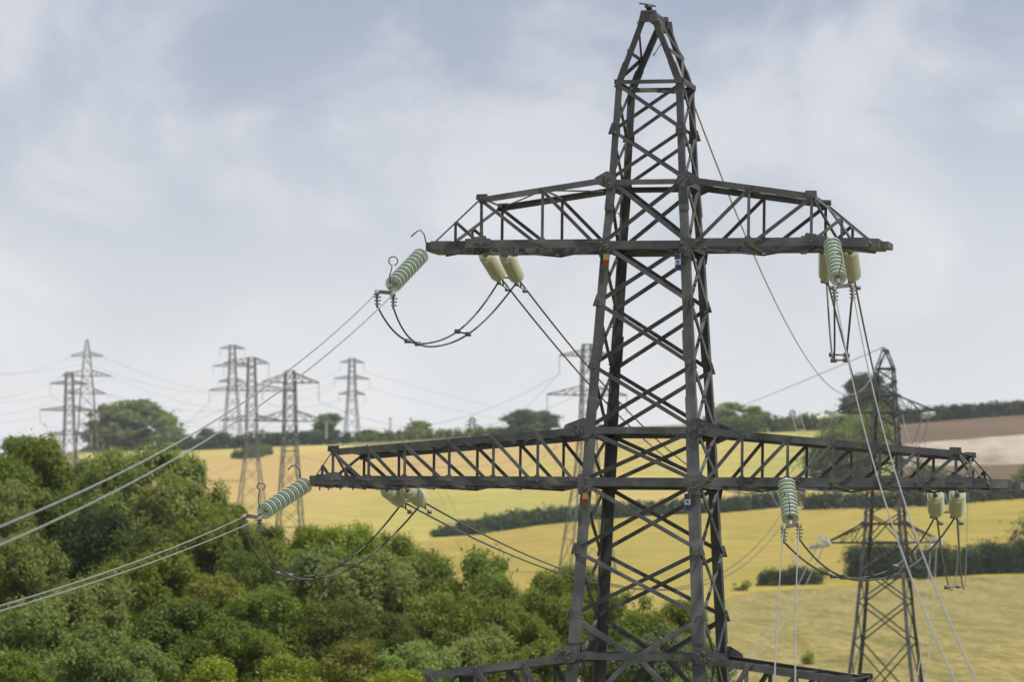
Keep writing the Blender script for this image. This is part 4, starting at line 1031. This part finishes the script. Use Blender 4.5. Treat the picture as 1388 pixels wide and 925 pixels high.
def span(ka, kb, idx, s, r=.055, nm=''):
    for i in idx:
        a = tension_tips[ka][i]; b = tension_tips[kb][i]
        lev = ('top left', 'top right', 'middle left', 'middle right', 'bottom left', 'bottom right')[i]
        wire('conductor', sagline(a, b, s, 24), r, M['wire_far'], 'faint %s wire from %s to %s' % (lev, ka, kb), group='faint distant wires', n=4)
span('pointed pylon at the left', 'slim far pylon', (0, 1, 2, 3, 4, 5), 14, .055)
span('flat topped pylon at the left', 'farther paired pylon', (1, 2, 3, 5), 12, .04)
span('slim far pylon', 'tiny pylon right', (1, 3), 22, .06)
span('nearer paired pylon', 'pylon behind the main tower', (0, 1, 2, 3), 9, .035)
span('hazy left pylon', 'flat topped pylon at the left', (0, 2, 4), 14, .05)
def away(key, i, px, row, D, s, r, lab):
    wire('conductor', sagline(tension_tips[key][i], at(px, row, D), s, 24), r, M['wire_far'], lab, group='faint distant wires', n=4)
for i, (row, px) in enumerate(((505, -60), (500, -60), (540, -60), (545, -60), (560, -60), (575, -60))):
    away('pointed pylon at the left', i, px, row, 1500, 4, .045, 'faint wire off the left edge from the %s arm of the pointed pylon' % ('top left', 'top right', 'middle left', 'middle right', 'bottom left', 'bottom right')[i])
for i, (px, row) in enumerate(((560, 560), (575, 562), (530, 585), (545, 588))):
    away('pylon behind the main tower', (0, 2, 2, 4)[i], px, row, 1900, 14, .045, 'faint wire %s sagging left from the pylon behind the main tower' % ('highest', 'second', 'third', 'lowest')[i])

# ------------------------------------------------------------------ poles, farm, fence
for px, tp, bs, lab in ((529, 566, 600, 'slim telegraph pole between two skyline trees'), (557, 566, 598, 'slim telegraph pole beside the round tree by the farm'), (443.5, 575, 604, 'pale post in front of the airy green tree')):
    g = ground(px, bs); D = g.y; b = MB().tube([(0, 0, -.3), (0, 0, (bs - tp) / F * D)], .3, 6); b.bar((-1.2, 0, (bs - tp) / F * D - .8), (1.2, 0, (bs - tp) / F * D - .8), .2)
    o = b.build('telegraph_pole', M['bark']); o.location = g; tag(o, lab, 'pole', 'skyline poles')
M['roof'] = noise_mat('grey_roof', [(.34, .35, .38), (.42, .43, .46)], .3); M['roof_red'] = noise_mat('tiled_roof', [(.30, .14, .10), (.38, .2, .15)], .4)
M['wallb'] = noise_mat('rendered_wall', [(.30, .27, .23), (.40, .36, .31)], .3); M['win'] = plain('window_glass', (.05, .06, .07), .2)
def barn(px0, px1, eave, ridge, base, D, roofm, label, wallm=None):
    m = D / F; x0, x1 = (px0 - HX) * m, (px1 - HX) * m; L = x1 - x0; zb = (HY - base) * m - 2; h = (HY - eave) * m - zb; hr = (HY - ridge) * m - zb
    root = empty('farm_building', ((x0 + x1) / 2, D, zb), label, 'building', 'farm roofs on the skyline'); d = 5
    MB().box((0, 0, h / 2), L, 2 * d, h).build('wall', wallm or M['wallb'], root)
    r_ = MB()
    r_.add([(-L / 2 - .4, -d - .5, h), (L / 2 + .4, -d - .5, h), (L / 2 + .4, d + .5, h), (-L / 2 - .4, d + .5, h), (-L / 2 + 1.5, 0, hr), (L / 2 - 1.5, 0, hr)], [(0, 1, 5, 4), (2, 3, 4, 5), (1, 2, 5), (3, 0, 4), (0, 3, 2, 1)])
    ro = r_.build('roof', roofm, root)
    MB().box((L * .2, 0, hr + .3), .9, .9, 1.6).build('chimney', M['roof_red'], ro)
    for k in range(3):
        w_ = MB().box((-L / 3 + k * L / 3, -d - .03, h * .72), 1.6, .06, 1.2).build('window', M['win'], root)
barn(572, 618, 593, 586.5, 597, 2090, M['roof'], 'long low farm building with grey roof on the skyline')
barn(616, 650, 593, 586, 596, 2150, M['roof'], 'second farm shed with pale roof right of the long one', M['roof_red'])
barn(622, 660, 586, 580.5, 592, 2450, M['roof'], 'farther house roof with small ridge behind the sheds')
barn(1362, 1380, 566, 560, 572, 2300, M['roof'], 'pale roof glimpsed behind the tall hedge at right') if False else None
fn = empty('fence', ground(232, 657), 'thin post fence crossing the barley field at the left', 'fence'); 
gl = [ground(x, 656) - fn.location for x in np.linspace(232, 330, 21)]
for p in gl: MB().bar(p - Vector((0, 0, .2)), p + Vector((0, 0, 1.6)), .25).build('post', M['bark'], fn)
for h_ in (.7, 1.3): MB().tube([p + Vector((0, 0, h_)) for p in gl], .04, 4).build('fence_wire', M['wire_far'], fn)

# ------------------------------------------------------------------ haze
hz = MB().box((0, 1750, 40), 5200, 6900, 210)
hm = bpy.data.materials.new('haze'); hm.use_nodes = True; t = hm.node_tree; t.nodes.clear()
o_ = nn(t, 'ShaderNodeOutputMaterial'); pv = nn(t, 'ShaderNodeVolumePrincipled'); pv.inputs['Density'].default_value = .00006; pv.inputs['Color'].default_value = (.90, .93, .97, 1)
t.links.new(pv.outputs[0], o_.inputs['Volume'])
haze = hz.build('haze', hm); haze['kind'] = 'stuff'
